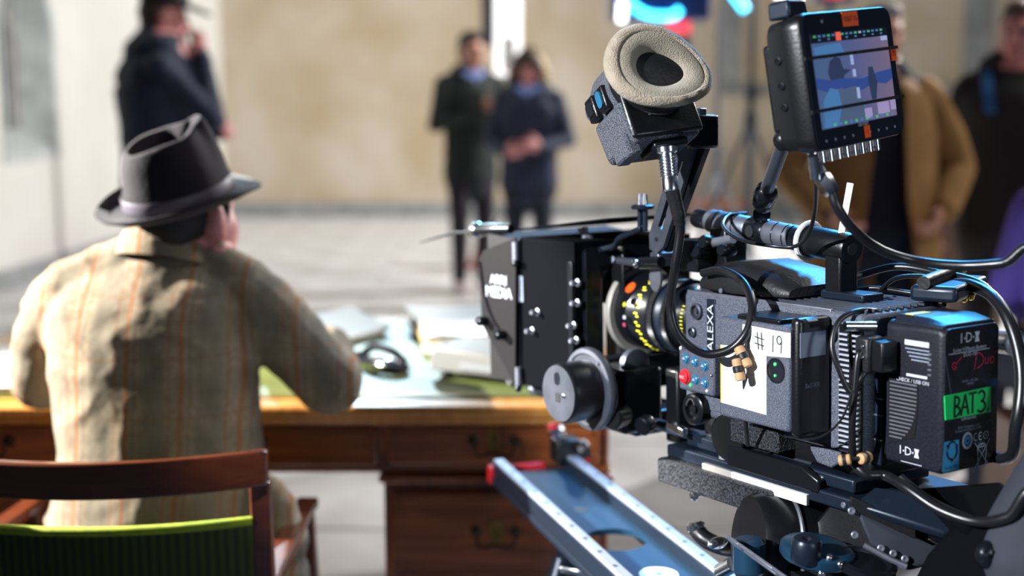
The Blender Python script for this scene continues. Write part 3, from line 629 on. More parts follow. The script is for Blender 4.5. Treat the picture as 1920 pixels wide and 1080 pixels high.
# cushioned block and knobs under the handle
m = MB(); R_ = []
for y, zt_, wv in ((0.23, 0.112, 0.060), (0.26, 0.128, 0.066), (0.33, 0.138, 0.068), (0.38, 0.133, 0.066), (0.405, 0.118, 0.058)):
    R_.append([V(0.045+wv*c_, y, 0.100+(zt_-0.100)*max(s_, -0.1)) for c_, s_ in [(math.copysign(abs(math.cos(a))**0.5, math.cos(a)), math.copysign(abs(math.sin(a))**0.7, math.sin(a))) for a in np.linspace(0, 2*math.pi, 21)[:-1]]])
m.loft(R_); m.build('cushion', 'black_rubber', th, angle=60)
for u, v, r in ((1326, 472, 0.011), (1340, 455, 0.010), (1375, 470, 0.009)):
    p = H(u, v, 0, 0.02); m = MB(); m.lathe([(r*0.8, 0), (r, 0.003), (r, 0.022), (r*0.8, 0.026)], p, (-0.9, -0.1, 0.1), 20); m.build('clamp_knob', 'black_anodised', th)
m = MB(); m.tube([H(1312, 460, 0, 0.01), H(1375, 448, 0, 0.01)], 0.0065, 12); m.build('clamp_rod', 'dull_silver', th)
m = MB(); m.box((0.0, 0.425, 0.115), (0.09, 0.475, 0.16)); m.build('clamp_block', 'black_metal', th, bevel=0.003)
# white strap ring and tie end on the handle
t = thing('cable_tie', 'white cable tie looped around the carrying handle with its tail sticking up', 'cable tie', along(0.225), RIG)
c0 = along(0.226); m = MB(); u_, v_ = perp(dv); m.tube([c0+(u_*math.cos(a)+v_*math.sin(a))*0.0235 for a in np.linspace(0, 2*math.pi, 25)[:-1]], 0.0035, 8, closed=True); m.build('loop', 'tape_white', t)
a = H(1577, 440, 0, 0.045); b = H(1593, 352, 0, 0.045); m = MB(); d_ = nrm(b-a); m.obox((a+b)/2-d_*0.006, d_, nrm(np.cross(d_, V(1, 0.6, 0))), nrm(np.cross(d_, np.cross(d_, V(1, 0.6, 0)))), np.linalg.norm(b-a)/2+0.012, 0.0042, 0.001); m.build('tail', 'tape_white', t, bevel=0.0005)
# ------------------------------------------------------------------ lens
LX, LZ = 0.0515, 0.040
ln = thing('camera_lens', 'black cine lens with toothed rings and yellow distance figures', 'lens', (LX, 0.45, LZ), RIG)
AX = V(0, 1, 0)
def ring(name, prof, material, par=ln, n=48): m = MB(); m.lathe([(r, y-0.44) for r, y in prof], (LX, 0.44, LZ), AX, n); return m.build(name, material, par)
ring('rear_barrel', [(0.042, 0.448), (0.045, 0.45), (0.045, 0.484), (0.050, 0.490), (0.050, 0.497)], 'black_anodised')
def gear(y0, y1, r, teeth=90):
    m = MB(); n = teeth*2; R_ = []
    for rr, y in ((r-0.004, y0), (r, y0+0.0008), (r, y1-0.0008), (r-0.004, y1)):
        R_.append([V(LX, y, LZ)+V(math.cos(2*math.pi*j/n), 0, math.sin(2*math.pi*j/n))*(rr-(0.0018 if j % 2 else 0)) for j in range(n)])
    m.loft(R_); return m.build('gear_ring', 'black_anodised', ln, angle=20)
gear(0.497, 0.508, 0.0555); ring('iris_ring', [(0.052, 0.508), (0.0535, 0.510), (0.0535, 0.521), (0.055, 0.523)], 'blue_black')
gear(0.524, 0.537, 0.0585); sr = ring('scale_ring', [(0.0565, 0.537), (0.058, 0.539), (0.058, 0.574), (0.0585, 0.576), (0.0585, 0.600)], 'black_anodised')
ring('front_barrel', [(0.0585, 0.600), (0.059, 0.602), (0.059, 0.622), (0.057, 0.624)], 'black_metal')
m = MB()
for k in range(34):                                   # engraved distance figures
    a = math.radians(120+k*4.6); c = V(LX, 0.556+(0.004 if k % 3 == 0 else 0), LZ)+V(math.cos(a), 0, math.sin(a))*0.0583; tn = V(-math.sin(a), 0, math.cos(a)); nn = V(math.cos(a), 0, math.sin(a))
    if k % 3 != 2: m.obox(c, V(0, 1, 0), tn, nn, 0.0030 if k % 2 else 0.0042, 0.0011, 0.0003)
m.build('distance_figures', 'yellow_print', sr)
m = MB()
for k in range(14):
    a = math.radians(150+k*7); c = V(LX, 0.470, LZ)+V(math.cos(a), 0, math.sin(a))*0.0451; m.obox(c, V(0, 1, 0), V(-math.sin(a), 0, math.cos(a)), V(math.cos(a), 0, math.sin(a)), 0.0028, 0.0007, 0.0003)
m.build('iris_figures', 'yellow_print', sr)
def dot(ang, y, r, mt, nm, sx=1):
    a = math.radians(ang); c = V(LX, y, LZ)+V(math.cos(a), 0, math.sin(a))*0.0588; m = MB(); m.lathe([(r, -0.001), (r, 0.0007)], c, V(math.cos(a), 0, math.sin(a)), 20, sx=sx); m.build(nm, mt, sr)
dot(138, 0.590, 0.0095, 'orange_print', 'orange_dot'); dot(196, 0.590, 0.003, 'pink_print', 'index_mark'); dot(184, 0.587, 0.003, 'print_white', 'index_mark'); dot(165, 0.588, 0.0035, 'yellow_print', 'index_mark')
cr = ring('clamp_ring', [(0.0600, 0.612), (0.068, 0.612), (0.069, 0.614), (0.069, 0.622), (0.062, 0.6245)], 'ring_grey')
# ------------------------------------------------------------------ matte box
mb = thing('matte_box', 'large black matte box with MEDIA sticker in front of the lens', 'matte box', (0.05, 0.75, -0.1), RIG)
BX0, BX1 = -0.062, 0.165
def frame_box(name, x0, x1, y0, y1, z0, z1, wall, material, bev=0.004):
    m = MB(); o_ = [(x0, z0), (x1, z0), (x1, z1), (x0, z1)]; i_ = [(x0+wall, z0+wall), (x1-wall, z0+wall), (x1-wall, z1-wall), (x0+wall, z1-wall)]
    m.loft([[V(x, y, z) for x, z in q] for q, y in ((o_, y0), (o_, y1), (i_, y1), (i_, y0), (o_, y0))], cap=False)
    return m.build(name, material, mb, bevel=bev)
frame_box('filter_stage', BX0, BX1, 0.638, 0.795, -0.092, 0.150, 0.03, 'deep_black')
frame_box('rear_plate', BX0+0.012, BX1-0.012, 0.625, 0.640, -0.07, 0.14, 0.035, 'black_anodised', 0.01)
# hood flares forward
m = MB(); R_ = []
for y, ex, dz in ((0.795, 0.0, 0.0), (0.84, 0.004, 0.003), (0.88, 0.008, 0.006), (0.88, 0.005, 0.003), (0.84, 0.001, 0.0), (0.797, -0.004, -0.004)):
    R_.append([V(BX0-ex, y, -0.088-dz), V(BX1+ex, y, -0.088-dz), V(BX1+ex, y, 0.146+dz), V(BX0-ex, y, 0.146+dz)])
m.loft(R_, cap=False); m.build('hood', 'black_matte', mb)
# side flag with sticker
SF = [(0.790, 0.150), (0.880, 0.124), (0.892, 0.110), (0.890, -0.002), (0.800, -0.094)]
nf = nrm(V(-1, 0.14, 0)); 
def sfp(y, z, d=0.0): return V(BX0-0.006-0.09*(y-0.80)-d, y, z)
m = MB(); m.loft([[sfp(y, z, 0.0) for y, z in SF], [sfp(y, z, 0.004) for y, z in SF]]); sf = m.build('side_flag', 'flag_grey', mb, bevel=0.001)
uu = nrm(sfp(0.80, 0)-sfp(0.93, 0)); oo = sfp(0.838, 0.066, 0.0045)
text_part('sticker_lettering', 'MEDIA', oo+V(0, 0, -0.010), uu, (0, 0, 1), 0.026, 'print_white', sf, sx=0.95)
text_part('sticker_lettering', 'ARRI', oo+V(0, 0, 0.011), uu, (0, 0, 1), 0.023, 'print_white', sf, sx=0.95)
m = MB(); m.tube(catmull([sfp(0.889, 0.105, 0.006), sfp(0.880, 0.06, 0.006), sfp(0.862, 0.02, 0.006), sfp(0.835, -0.008, 0.006)], 6), 0.0018, 6); m.build('flag_cord', 'cable_black', sf)
for y, z in ((0.875, 0.006), (0.825, -0.012)):
    m = MB(); m.lathe([(0.007, 0), (0.008, 0.002), (0.008, 0.016), (0.006, 0.018)], sfp(y, z, 0.004), (-1, 0.1, 0), 14); m.build('flag_knob', 'black_anodised', sf)
for z in (0.13, -0.075):
    m = MB(); m.cyl((BX0-0.006, 0.795, z-0.018), (BX0-0.006, 0.795, z+0.012), 0.0055, n=12); m.build('flag_hinge', 'dull_silver', mb)
    m = MB(); m.sphere((BX0-0.010, 0.790, z-0.022), 0.006, 12, 8); m.build('hinge_ball', 'black_anodised', mb)
a = H(970, 513, 0, BX0-0.0005); m = MB(); m.box((BX0-0.0012, a[1]-0.016, 0.045), (BX0+0.001, a[1]-0.003, 0.087)); la = m.build('barcode_label', 'label_grey', mb)
text_part('lettering', 'AH-3247', (BX0-0.0014, a[1]-0.0095, 0.066), (0, 0, -1), (0, -1, 0), 0.0075, 'ink', la)
for u, v in ((1010, 585), (1085, 530), (1085, 568), (1078, 610), (1083, 638), (1000, 620)):
    p = H(u, v, 0, BX0); m = MB(); m.lathe([(0.006, 0), (0.006, 0.003), (0.003, 0.004), (0.003, 0.011), (0.0045, 0.012), (0.003, 0.015), (0.001, 0.015)], V(BX0, p[1], p[2]), (-1, 0, 0), 12); m.build('thumb_screw', 'dull_silver', mb)
m = MB(); m.box((BX0-0.004, 0.640, -0.03), (BX0+0.002, 0.652, 0.12)); m.build('tray_edge', 'black_anodised', mb, bevel=0.001)
# bracket label behind the filter stage
p = H(1138, 497, 0, 0.0); d_ = nrm(H(1150, 478, 0, 0.0)-H(1125, 520, 0, 0.0)); e_ = np.cross(d_, V(1, 0, 0)); 
m = MB(); m.obox(p, d_, nrm(e_), V(1, 0, 0), 0.022, 0.0075, 0.0006); lb = m.build('bracket_label', 'label_grey', mb)
m = MB(); m.box((0.0012, 0.600, 0.05), (0.006, 0.66, 0.142)); m.build('bracket_plate', 'black_metal', mb, bevel=0.004)
text_part('lettering', 'AH-3247', p+V(-0.0008, 0, 0), -d_ if d_[1] > 0 else d_, np.cross(V(-1, 0, 0), -d_ if d_[1] > 0 else d_), 0.0075, 'ink', lb)
# top flag
fl_ = MB(); fl_.loft([[V(x, y, z) for x, y, z in ((-0.055, 0.56, 0.186), (0.158, 0.56, 0.186), (0.158, 0.80, 0.160), (-0.055, 0.80, 0.160))], [V(x, y, z+0.003) for x, y, z in ((-0.055, 0.56, 0.186), (0.158, 0.56, 0.186), (0.158, 0.80, 0.160), (-0.055, 0.80, 0.160))]]); fl_.build('top_flag', 'deep_black', mb)
# flag arm with wing knob
pts = catmull([H(1098, 474, 0, -0.02), H(1150, 462, 0, -0.02), H(1165, 445, 0, -0.02), H(1205, 428, 0, -0.02)], 6)
m = MB(); m.loft([[p+V(-0.006, 0, -0.004), p+V(0.006, 0, -0.004), p+V(0.006, 0, 0.004), p+V(-0.006, 0, 0.004)] for p in pts]); m.build('flag_arm', 'blue_black', mb, bevel=0.002)
p0 = H(1205, 432, 0, -0.02); p1 = H(1205, 392, 0, -0.02)
for dx in (-0.006, 0.006):
    m = MB(); m.cyl(p0+V(0, dx, 0), p1+V(0, dx, 0), 0.004, n=12); m.build('pin', 'blue_black', mb)
m = MB(); m.lathe([(0.016, 0), (0.017, 0.002), (0.017, 0.005), (0.013, 0.007)], p1, (0, 0, 1), 20); m.build('pin_collar', 'blue_black', mb)
for dx in (-0.005, 0.006):
    m = MB(); m.cyl(p1+V(0, dx, 0.005), p1+V(0, dx, 0.022), 0.0048, 0.0036, n=12); m.build('pin_tip', 'silver', mb)
p = H(1097, 437, 0, 0.0); m = MB(); m.cyl(p-V(0, 0, 0.008), p+V(0, 0, 0.010), 0.005, n=12); m.obox(p+V(0, 0, 0.0), V(0, 1, 0.3), V(1, 0, 0), V(0, 0, 1), 0.016, 0.003, 0.003); m.build('wing_nut', 'dull_silver', mb)
# handle with tape hook at the front edge
kn = V(-0.066, 0.915, 0.156); m = MB(); m.lathe([(0.010, 0), (0.011, 0.004), (0.010, 0.055), (0.008, 0.09)], kn, (0.1, -1, 0.06), 18); m.build('flag_rod', 'black_anodised', mb)
m = MB(); m.lathe([(0.0125, 0), (0.0135, 0.003), (0.0135, 0.016), (0.011, 0.019)], kn+V(0, 0.018, -0.001), (0, -1, 0.05), 18); m.build('rod_cap', 'silver', mb)
m = MB(); m.tube([kn+V(0, 0.015, -0.004), kn+V(0, 0.09, -0.010), H(787, 455, 0, -0.066)], [0.0022, 0.0026, 0.0008], 8); m.build('tape_hook', 'black_metal', mb)
# ------------------------------------------------------------------ rods and supports
for xx, which in ((0.0, 'nearer to the viewer'), (0.10, 'farther from the viewer')):
    t = thing('support_rod', 'steel rod under the lens, the one '+which, 'camera rod', (xx, 0.5, -0.118), RIG, group='support rods')
    m = MB(); m.cyl((xx, 0.20, -0.118), (xx, 0.86, -0.118), 0.0085, n=18); m.build('tube', 'gun_metal', t)
    m = MB(); m.lathe([(0.0085, 0), (0.007, 0.004), (0.001, 0.004)], (xx, 0.86, -0.118), (0, 1, 0), 18); m.build('end_cap', 'black_metal', t)
# ------------------------------------------------------------------ follow focus
ff = thing('follow_focus', 'black follow focus unit with big round hand wheel under the lens', 'follow focus', (0.0, 0.57, -0.118), RIG)
FY, FZ = 0.570, -0.062
m = MB(); m.box((-0.052, 0.53, -0.13), (0.02, 0.61, -0.035)); m.build('gear_housing', 'black_metal', ff, bevel=0.006)
m = MB(); m.box((-0.02, 0.545, -0.14), (0.12, 0.595, -0.105)); m.build('rod_bridge', 'black_metal', ff, bevel=0.004)
m = MB(); m.cyl((-0.076, FY, FZ), (-0.05, FY, FZ), 0.03, n=24); m.build('shaft', 'black_anodised', ff)
m = MB(); m.lathe([(0.050, 0), (0.060, 0.002), (0.062, 0.005), (0.062, 0.012), (0.060, 0.015), (0.054, 0.016), (0.052, 0.014), (0.044, 0.014)], (-0.076, FY, FZ), (-1, 0, 0), 48); m.build('marking_disc', 'plate_grey', ff)
m = MB(); m.lathe([(0.044, 0), (0.0445, 0.004), (0.0445, 0.045), (0.043, 0.050), (0.0415, 0.052)], (-0.088, FY, FZ), (-1, 0, 0), 48); wh = m.build('hand_wheel', 'black_metal', ff)
fx = -0.1402
m = MB(); m.lathe([(0.0415, 0), (0.0412, 0.0012), (0.039, 0.0014), (0.001, 0.0014)], (fx, FY, FZ), (-1, 0, 0), 48); fd = m.build('wheel_face', 'plate_grey', ff)
fx -= 0.0016
m = MB(); m.prism(rrect(0.012, 0.014, 0.001, 2), (fx, FY+0.001, FZ-0.006), (0, -1, 0), (0, 0, 1), 0.0004); m.build('square_socket', 'ink', fd)
m = MB(); m.prism(rrect(0.012, 0.018, 0.0059, 5), (fx, FY+0.002, FZ+0.022), (0, -1, 0), (0, 0, 1), 0.0006); m.build('oval_recess', 'gloss_black', fd)
m = MB(); m.tube([V(fx, FY+0.002, FZ+0.022)+V(0, -a, b) for a, b in rrect(0.013, 0.019, 0.0063, 5)], 0.0008, 6, closed=True); m.build('recess_rim', 'silver', fd)
m = MB(); m.sphere((fx, FY-0.014, FZ-0.001), (0.002, 0.005, 0.004), 12, 8); m.build('latch', 'silver', fd)
for a in (0.8, 2.2):
    screw(ff, V(-0.092, FY+0.053*math.cos(a), FZ+0.053*math.sin(a)), (-1, 0, 0), 0.003)
m = MB(); m.lathe([(0.018, 0), (0.019, 0.003), (0.019, 0.028), (0.016, 0.031)], (-0.052, 0.535, -0.098), (-0.9, -0.3, 0), 24); m.build('clamp_knob', 'black_metal', ff)
m = MB(); m.lathe([(0.013, 0), (0.014, 0.002), (0.014, 0.016), (0.012, 0.018)], (-0.03, 0.50, -0.108), (-0.9, -0.2, -0.2), 20); m.build('clamp_knob', 'black_anodised', ff)
m = MB(); m.box((0.0, 0.47, -0.14), (0.1, 0.50, -0.03)); m.build('lens_support', 'black_metal', ff, bevel=0.004)
m = MB(); m.lathe([(0.022, 0), (0.024, 0.001), (0.024, 0.012), (0.022, 0.013)], (LX-0.062, 0.552, -0.032), (0, 1, 0), 40); m.build('drive_gear', 'gun_metal', ff)
m = MB(); m.obox((-0.03, 0.435, -0.105), V(0.1, 0.9, 0.1), V(0, 0, 1), V(1, 0, 0), 0.022, 0.006, 0.005); m.build('release_lever', 'silver', ff, bevel=0.002)
# ------------------------------------------------------------------ viewfinder bracket
vb = thing('viewfinder_bracket', 'slotted grey metal bracket holding the eyepiece above the lens', 'bracket', H(1230, 470, 0, -0.05), RIG)
a = H(1234, 462, 0, -0.05); b = H(1296, 262, 0, -0.05); d_ = nrm(b-a); sd_ = nrm(np.cross(d_, V(1, 0, 0))); sd_ = sd_ if sd_[1] < 0 else -sd_
L_ = np.linalg.norm(b-a); hwid = 0.0175
outer_ = [(-hwid, 0.012), (-hwid*0.45, -0.006), (hwid*0.5, -0.004), (hwid, 0.012), (hwid, L_), (-hwid, L_)]
# plate with slot, built as two side bars and two bridges
m = MB()
m.prism([(-hwid, 0.010), (-hwid*0.45, -0.008), (hwid*0.5, -0.006), (hwid, 0.010), (hwid, 0.030), (-hwid, 0.030)], a, sd_, d_, 0.007)
m.prism([(-hwid, 0.030), (-0.0045, 0.030), (-0.0045, L_-0.03), (-hwid, L_-0.03)], a, sd_, d_, 0.007); m.prism([(0.0045, 0.030), (hwid, 0.030), (hwid, L_-0.03), (0.0045, L_-0.03)], a, sd_, d_, 0.007)
m.prism([(-hwid, L_-0.03), (hwid, L_-0.03), (hwid, L_), (-hwid, L_)], a, sd_, d_, 0.007)
m.build('slotted_plate', 'plate_grey', vb)
m = MB(); m.prism([(-0.004, 0.0), (0.018, 0.0), (0.030, L_+0.035), (0.008, L_+0.035)], a+V(0.012, 0, 0), sd_, d_, 0.010); m.build('rear_plate', 'black_metal', vb, bevel=0.001)
screw(vb, a+V(-0.007, 0, 0)+d_*0.012, (-1, 0, 0), 0.003, 'ink')
p = H(1310, 247, 0, -0.06); m = MB(); m.box(p+V(-0.02, -0.018, -0.022), p+V(0.02, 0.018, 0.022)); m.build('swivel_block', 'black_anodised', vb, bevel=0.004)
m = MB(); m.cyl(p+V(-0.075, 0.0, 0.0), p+V(-0.015, 0, 0), 0.013, n=20); m.build('swivel_arm', 'black_metal', vb)
m = MB(); m.box(p+V(-0.012, -0.016, 0.02), p+V(0.0, 0.010, 0.030)); m.build('swivel_tab', 'silver', vb, bevel=0.001)
a2 = H(1228, 497, 0, -0.055); m = MB(); m.tube([H(1160, 489, 0, -0.055), H(1190, 492, 0, -0.055), H(1200, 493, 0, -0.055)], [0.0055, 0.0062, 0.005], 14); m.build('lock_lever', 'gun_metal', vb)
m = MB(); m.tube([H(1200, 493, 0, -0.055), H(1240, 492, 0, -0.05)], 0.0085, 14); m.build('lock_barrel', 'black_anodised', vb)
p = H(1193, 494, 0, -0.063); m = MB(); m.lathe([(0.006, 0), (0.006, 0.004), (0.0035, 0.005), (0.003, 0.003)], p, (-1, 0, 0), 14); m.build('lock_screw', 'silver', vb)
m = MB(); m.box(H(1238, 488, 0, -0.04)+V(-0.012, -0.012, -0.008), H(1238, 488, 0, -0.04)+V(0.02, 0.01, 0.012)); m.build('lower_joint', 'gun_metal', vb, bevel=0.003)
m = MB(); c_ = H(1232, 520, 0, -0.035); m.prism([(0.013*math.cos(q), 0.020*math.sin(q)) for q in np.linspace(0, 2*math.pi, 17)[:-1]], c_, (0, -1, 0), (0, 0, 1), 0.004); m.build('cam_plate', 'dull_silver', vb)
# ------------------------------------------------------------------ electronic viewfinder
class FreeFrame(Frame):
    def __init__(s, O, y, up):
        y = nrm(y); x = nrm(np.cross(y, up)); s.O = np.array(O, float); s.R = np.stack([x, y, np.cross(x, y)], 1)
eye = nrm(V(0.36, -0.80, 0.46))                          # direction the eyecup faces
EV = FreeFrame(unp(1246, 122, 1.56), -eye, V(-0.10, 0.0, 1.0))    # x right, y away from the eye, z up
ev = thing('viewfinder', 'black electronic viewfinder with chamois covered eyecup', 'viewfinder', (0, 0.05, -0.07), EV)
def oval(n=48, sx=1.0, sy=1.0, tilt=math.radians(-14)):
    out = []
    for k in range(n):
        a = 2*math.pi*k/n; r = 1.0-0.10*math.cos(2*a+0.4)*0.0
        x = math.cos(a); z = math.sin(a)*(0.74-0.14*x)           # egg: fuller on the left
        out.append((sx*(x*math.cos(tilt)-z*math.sin(tilt)), sy*(x*math.sin(tilt)+z*math.cos(tilt))))
    return out
OV = oval()
def oring(k, y, wav=0.0):
    k = k*1.12
    return [V(x*k, y+wav*math.sin(13*math.atan2(z, x))+0.010*(x*k/0.066)**2, z*k) for x, z in OV]
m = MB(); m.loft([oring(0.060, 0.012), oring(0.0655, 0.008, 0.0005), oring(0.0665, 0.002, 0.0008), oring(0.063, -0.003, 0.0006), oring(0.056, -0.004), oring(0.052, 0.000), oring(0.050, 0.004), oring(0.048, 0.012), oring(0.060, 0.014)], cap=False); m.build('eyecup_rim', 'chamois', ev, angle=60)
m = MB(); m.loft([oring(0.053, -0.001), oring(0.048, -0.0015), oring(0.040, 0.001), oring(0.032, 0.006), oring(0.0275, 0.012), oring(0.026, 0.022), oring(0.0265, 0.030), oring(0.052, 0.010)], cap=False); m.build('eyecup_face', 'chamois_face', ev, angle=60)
m = MB(); m.lathe([(0.034, 0.0), (0.034, 0.006), (0.001, 0.003)], (0, 0.026, 0), (0, 1, 0), 32); m.build('eye_lens', 'lens_glass', ev)
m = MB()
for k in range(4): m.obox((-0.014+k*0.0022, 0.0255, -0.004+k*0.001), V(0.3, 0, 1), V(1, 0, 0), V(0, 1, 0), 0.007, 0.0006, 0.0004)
m.build('painted_lens_reflection', 'brass', ev)  # brass strips stand in for reflections in the eye lens
m = MB(); m.lathe([(0.050, 0.0), (0.052, 0.004), (0.050, 0.018), (0.047, 0.020), (0.047, 0.030)], (0, 0.012, 0), (0, 1, 0), 40, sx=1.1, ref=(1, 0, 0)); bl = m.build('bellows', 'black_rubber', ev)
for k in range(4):
    m = MB(); m.lathe([(0.0475, 0), (0.0505, 0.0015), (0.0505, 0.003), (0.0475, 0.0045)], (0, 0.032+k*0.005, 0), (0, 1, 0), 40, sx=1.05, ref=(1, 0, 0)); m.build('bellows_fold', 'black_rubber', ev)
m = MB(); m.lathe([(0.046, 0), (0.048, 0.004), (0.049, 0.050), (0.046, 0.060), (0.035, 0.064)], (-0.004, 0.050, 0.000), (0, 1, 0), 40); m.build('barrel', 'evf_paint', ev)
m = MB(); m.loft([[V(x, y, z) for x, z in ((-0.048, -0.078), (0.052, -0.078), (0.055, -0.02), (-0.052, -0.02))] for y in (0.042, 0.118)]); m.build('display_housing', 'evf_paint', ev, bevel=0.008, seg=3)
m = MB(); m.box((-0.05, 0.036, -0.074), (0.053, 0.044, 0.01)); m.build('rear_panel', 'black_metal', ev, bevel=0.004)
m = MB(); m.box((-0.02, 0.045, -0.088), (0.030, 0.085, -0.076)); m.build('foot', 'black_metal', ev, bevel=0.003)
m = MB(); m.box((-0.055, 0.050, -0.090), (-0.035, 0.09, -0.06)); m.build('corner_guard', 'evf_paint', ev, bevel=0.004)
# buttons on the left of the barrel
for y, z, q in ((0.072, -0.004, 1), (0.100, -0.004, 0)):
    m = MB(); m.box((-0.058, y-0.011, z-0.016), (-0.046, y+0.011, z+0.016)); kp = m.build('key_plate', 'black_metal', ev, bevel=0.003)
    m = MB(); m.prism(rrect(0.012 if q else 0.016, 0.022 if q else 0.018, 0.0055, 4), (-0.0581, y, z), (0, -1, 0), (0, 0, 1), 0.002); m.build('key', 'button_blue' if q else 'silver', kp)
m = MB(); m.lathe([(0.008, 0), (0.009, 0.002), (0.008, 0.004)], (-0.050, 0.115, -0.002), (-1, 0.3, 0), 18); m.build('dial', 'dull_silver', ev)
text_part('lettering', 'EVF-1', (-0.012, 0.0355, -0.045), RS[0], RS[1], 0.008, 'print_dim', ev)
# ------------------------------------------------------------------ field monitor
MR = np.stack([V(0.7053, 0.7035, 0.0871), -V(0.6905, -0.7096, 0.14), V(-0.1603, 0.0386, 0.9863)], 1)
MR[:, 2] = nrm(np.cross(MR[:, 0], MR[:, 1])); MR[:, 1] = np.cross(MR[:, 2], MR[:, 0])
MO = Frame((0.3944, 1.4956, 1.416), 0, 0); MO.R = MR
mo = thing('field_monitor', 'black on-camera monitor showing a blue picture, with orange tape tabs', 'monitor', (0, 0.02, -0.077), MO)
MW, MH = 0.200, 0.154
m = MB(); m.loft([[V(a, y, b) for a, b in rrect(MW*k, MH*k, 0.016)] for k, y in ((0.985, 0.0), (1.0, 0.003), (1.0, 0.018), (0.99, 0.024))]); m.build('front_bezel', 'black_metal', mo)
m = MB(); m.loft([[V(a, y, b) for a, b in rrect(MW*k, MH*k, 0.018)] for k, y in ((0.99, 0.022), (0.97, 0.026), (0.95, 0.046), (0.93, 0.048))]); m.build('rear_housing', 'black_matte', mo)
m = MB(); m.loft([[V(a, y, b) for a, b in rrect(MW*0.96, MH*0.965, 0.013)] for y in (-0.0012, 0.001)]); m.build('front_glass', 'gloss_black', mo)
# picture area
def scr(name, poly, mt, par, y): m = MB(); m.add([V(a, y, b) for a, b in poly], [tuple(range(len(poly)))]); return m.build(name, mt, par)
SW, SH = 0.166, 0.106
def screen_mat(name, c, e): m = mat(name, c, 0.25, emit=e, spec=0.3); return m
def grad_mat():
    m = mat('screen_picture', (0.02, 0.02, 0.03), 0.2); nt = m.node_tree; L = nt.links; b = nt.nodes['Principled BSDF']
    tc = nd(nt, 'ShaderNodeTexCoord'); sp = nd(nt, 'ShaderNodeSeparateXYZ'); L.new(tc.outputs['Object'], sp.inputs[0])
    mr = nd(nt, 'ShaderNodeMapRange'); L.new(sp.outputs[0], mr.inputs[0]); mr.inputs[1].default_value = -0.083; mr.inputs[2].default_value = 0.083
    r = nd(nt, 'ShaderNodeValToRGB'); L.new(mr.outputs[0], r.inputs[0]); e = r.color_ramp.elements
    e[0].color = (0.10, 0.19, 0.40, 1); e[1].color = (0.30, 0.22, 0.36, 1); k = r.color_ramp.elements.new(0.5); k.color = (0.14, 0.18, 0.42, 1)
    L.new(r.outputs[0], b.inputs['Emission Color']); b.inputs['Emission Strength'].default_value = 0.55
grad_mat()
screen_mat('screen_dark', (0.03, 0.045, 0.10), 0.6); screen_mat('screen_navy', (0.03, 0.06, 0.22), 0.8); screen_mat('screen_pale', (0.36, 0.45, 0.72), 0.6); screen_mat('screen_cyan', (0.07, 0.19, 0.40), 0.65); screen_mat('screen_lilac', (0.36, 0.30, 0.52), 0.6); screen_mat('screen_bar', (0.012, 0.014, 0.02), 0.3); screen_mat('screen_red', (0.85, 0.12, 0.08), 0.7); screen_mat('screen_green', (0.10, 0.5, 0.25), 0.5); screen_mat('screen_grey', (0.08, 0.12, 0.2), 0.6)
sc = scr('screen', [(-SW/2, -SH/2), (SW/2, -SH/2), (SW/2, SH/2), (-SW/2, SH/2)], 'screen_picture', mo, -0.0014)
yy = -0.0016
def sp_(x0, y0, x1, y1): return [(-SW/2+SW*x0, SH/2-SH*y0), (-SW/2+SW*x1, SH/2-SH*y0), (-SW/2+SW*x1, SH/2-SH*y1), (-SW/2+SW*x0, SH/2-SH*y1)]
def spp(pts): return [(-SW/2+SW*x, SH/2-SH*y) for x, y in pts]
scr('menu_bar', sp_(0, 0, 1, 0.10), 'screen_bar', sc, yy)
scr('dark_figure', spp([(0.16, 0.42), (0.2, 0.30), (0.27, 0.26), (0.33, 0.28), (0.36, 0.40), (0.46, 0.42), (0.36, 0.47), (0.34, 0.56), (0.22, 0.57), (0.18, 0.50)]), 'screen_dark', sc, yy)
scr('blue_band', spp([(0.0, 0.46), (0.18, 0.50), (0.34, 0.50), (0.6, 0.53), (0.8, 0.49), (1.0, 0.47), (1.0, 0.58), (0.9, 0.63), (0.75, 0.60), (0.55, 0.66), (0.3, 0.60), (0.12, 0.62), (0, 0.57)]), 'screen_navy', sc, yy-0.0001)
scr('shirt_shape', spp([(0.06, 0.70), (0.16, 0.58), (0.28, 0.62), (0.30, 0.80), (0.2, 0.99), (0.03, 0.99)]), 'screen_cyan', sc, yy-0.0002)
scr('coat_shape', spp([(0.26, 0.62), (0.5, 0.60), (0.56, 0.80), (0.6, 0.99), (0.2, 0.99), (0.28, 0.80)]), 'screen_grey', sc, yy-0.0003)
scr('standing_figure', spp([(0.68, 0.42), (0.74, 0.42), (0.78, 0.60), (0.74, 0.78), (0.68, 0.78), (0.66, 0.58)]), 'screen_dark', sc, yy-0.0004)
for a in ((0.46, 0.26, 0.50, 0.37), (0.47, 0.42, 0.51, 0.50), (0.49, 0.62, 0.53, 0.74), (0.90, 0.10, 0.99, 0.15)): scr('light_bar', sp_(*a), 'screen_pale', sc, yy-0.0005)
for a in ((0.74, 0.82, 0.90, 0.95), (0.56, 0.86, 0.66, 0.97), (0.92, 0.80, 0.995, 0.93)): scr('paper_shape', sp_(*a), 'screen_lilac', sc, yy-0.0005)
scr('window_shape', spp([(0.02, 0.14), (0.36, 0.12), (0.40, 0.24), (0.03, 0.26)]), 'screen_cyan', sc, yy-0.0002)
for z in (0.245, 0.80):
    m = MB(); zz = SH/2-SH*z; m.box((-MW/2-0.002, yy-0.0022, zz-0.0019), (MW/2+0.001, yy-0.0008, zz+0.0019)); m.build('elastic_band', 'black_rubber', mo)
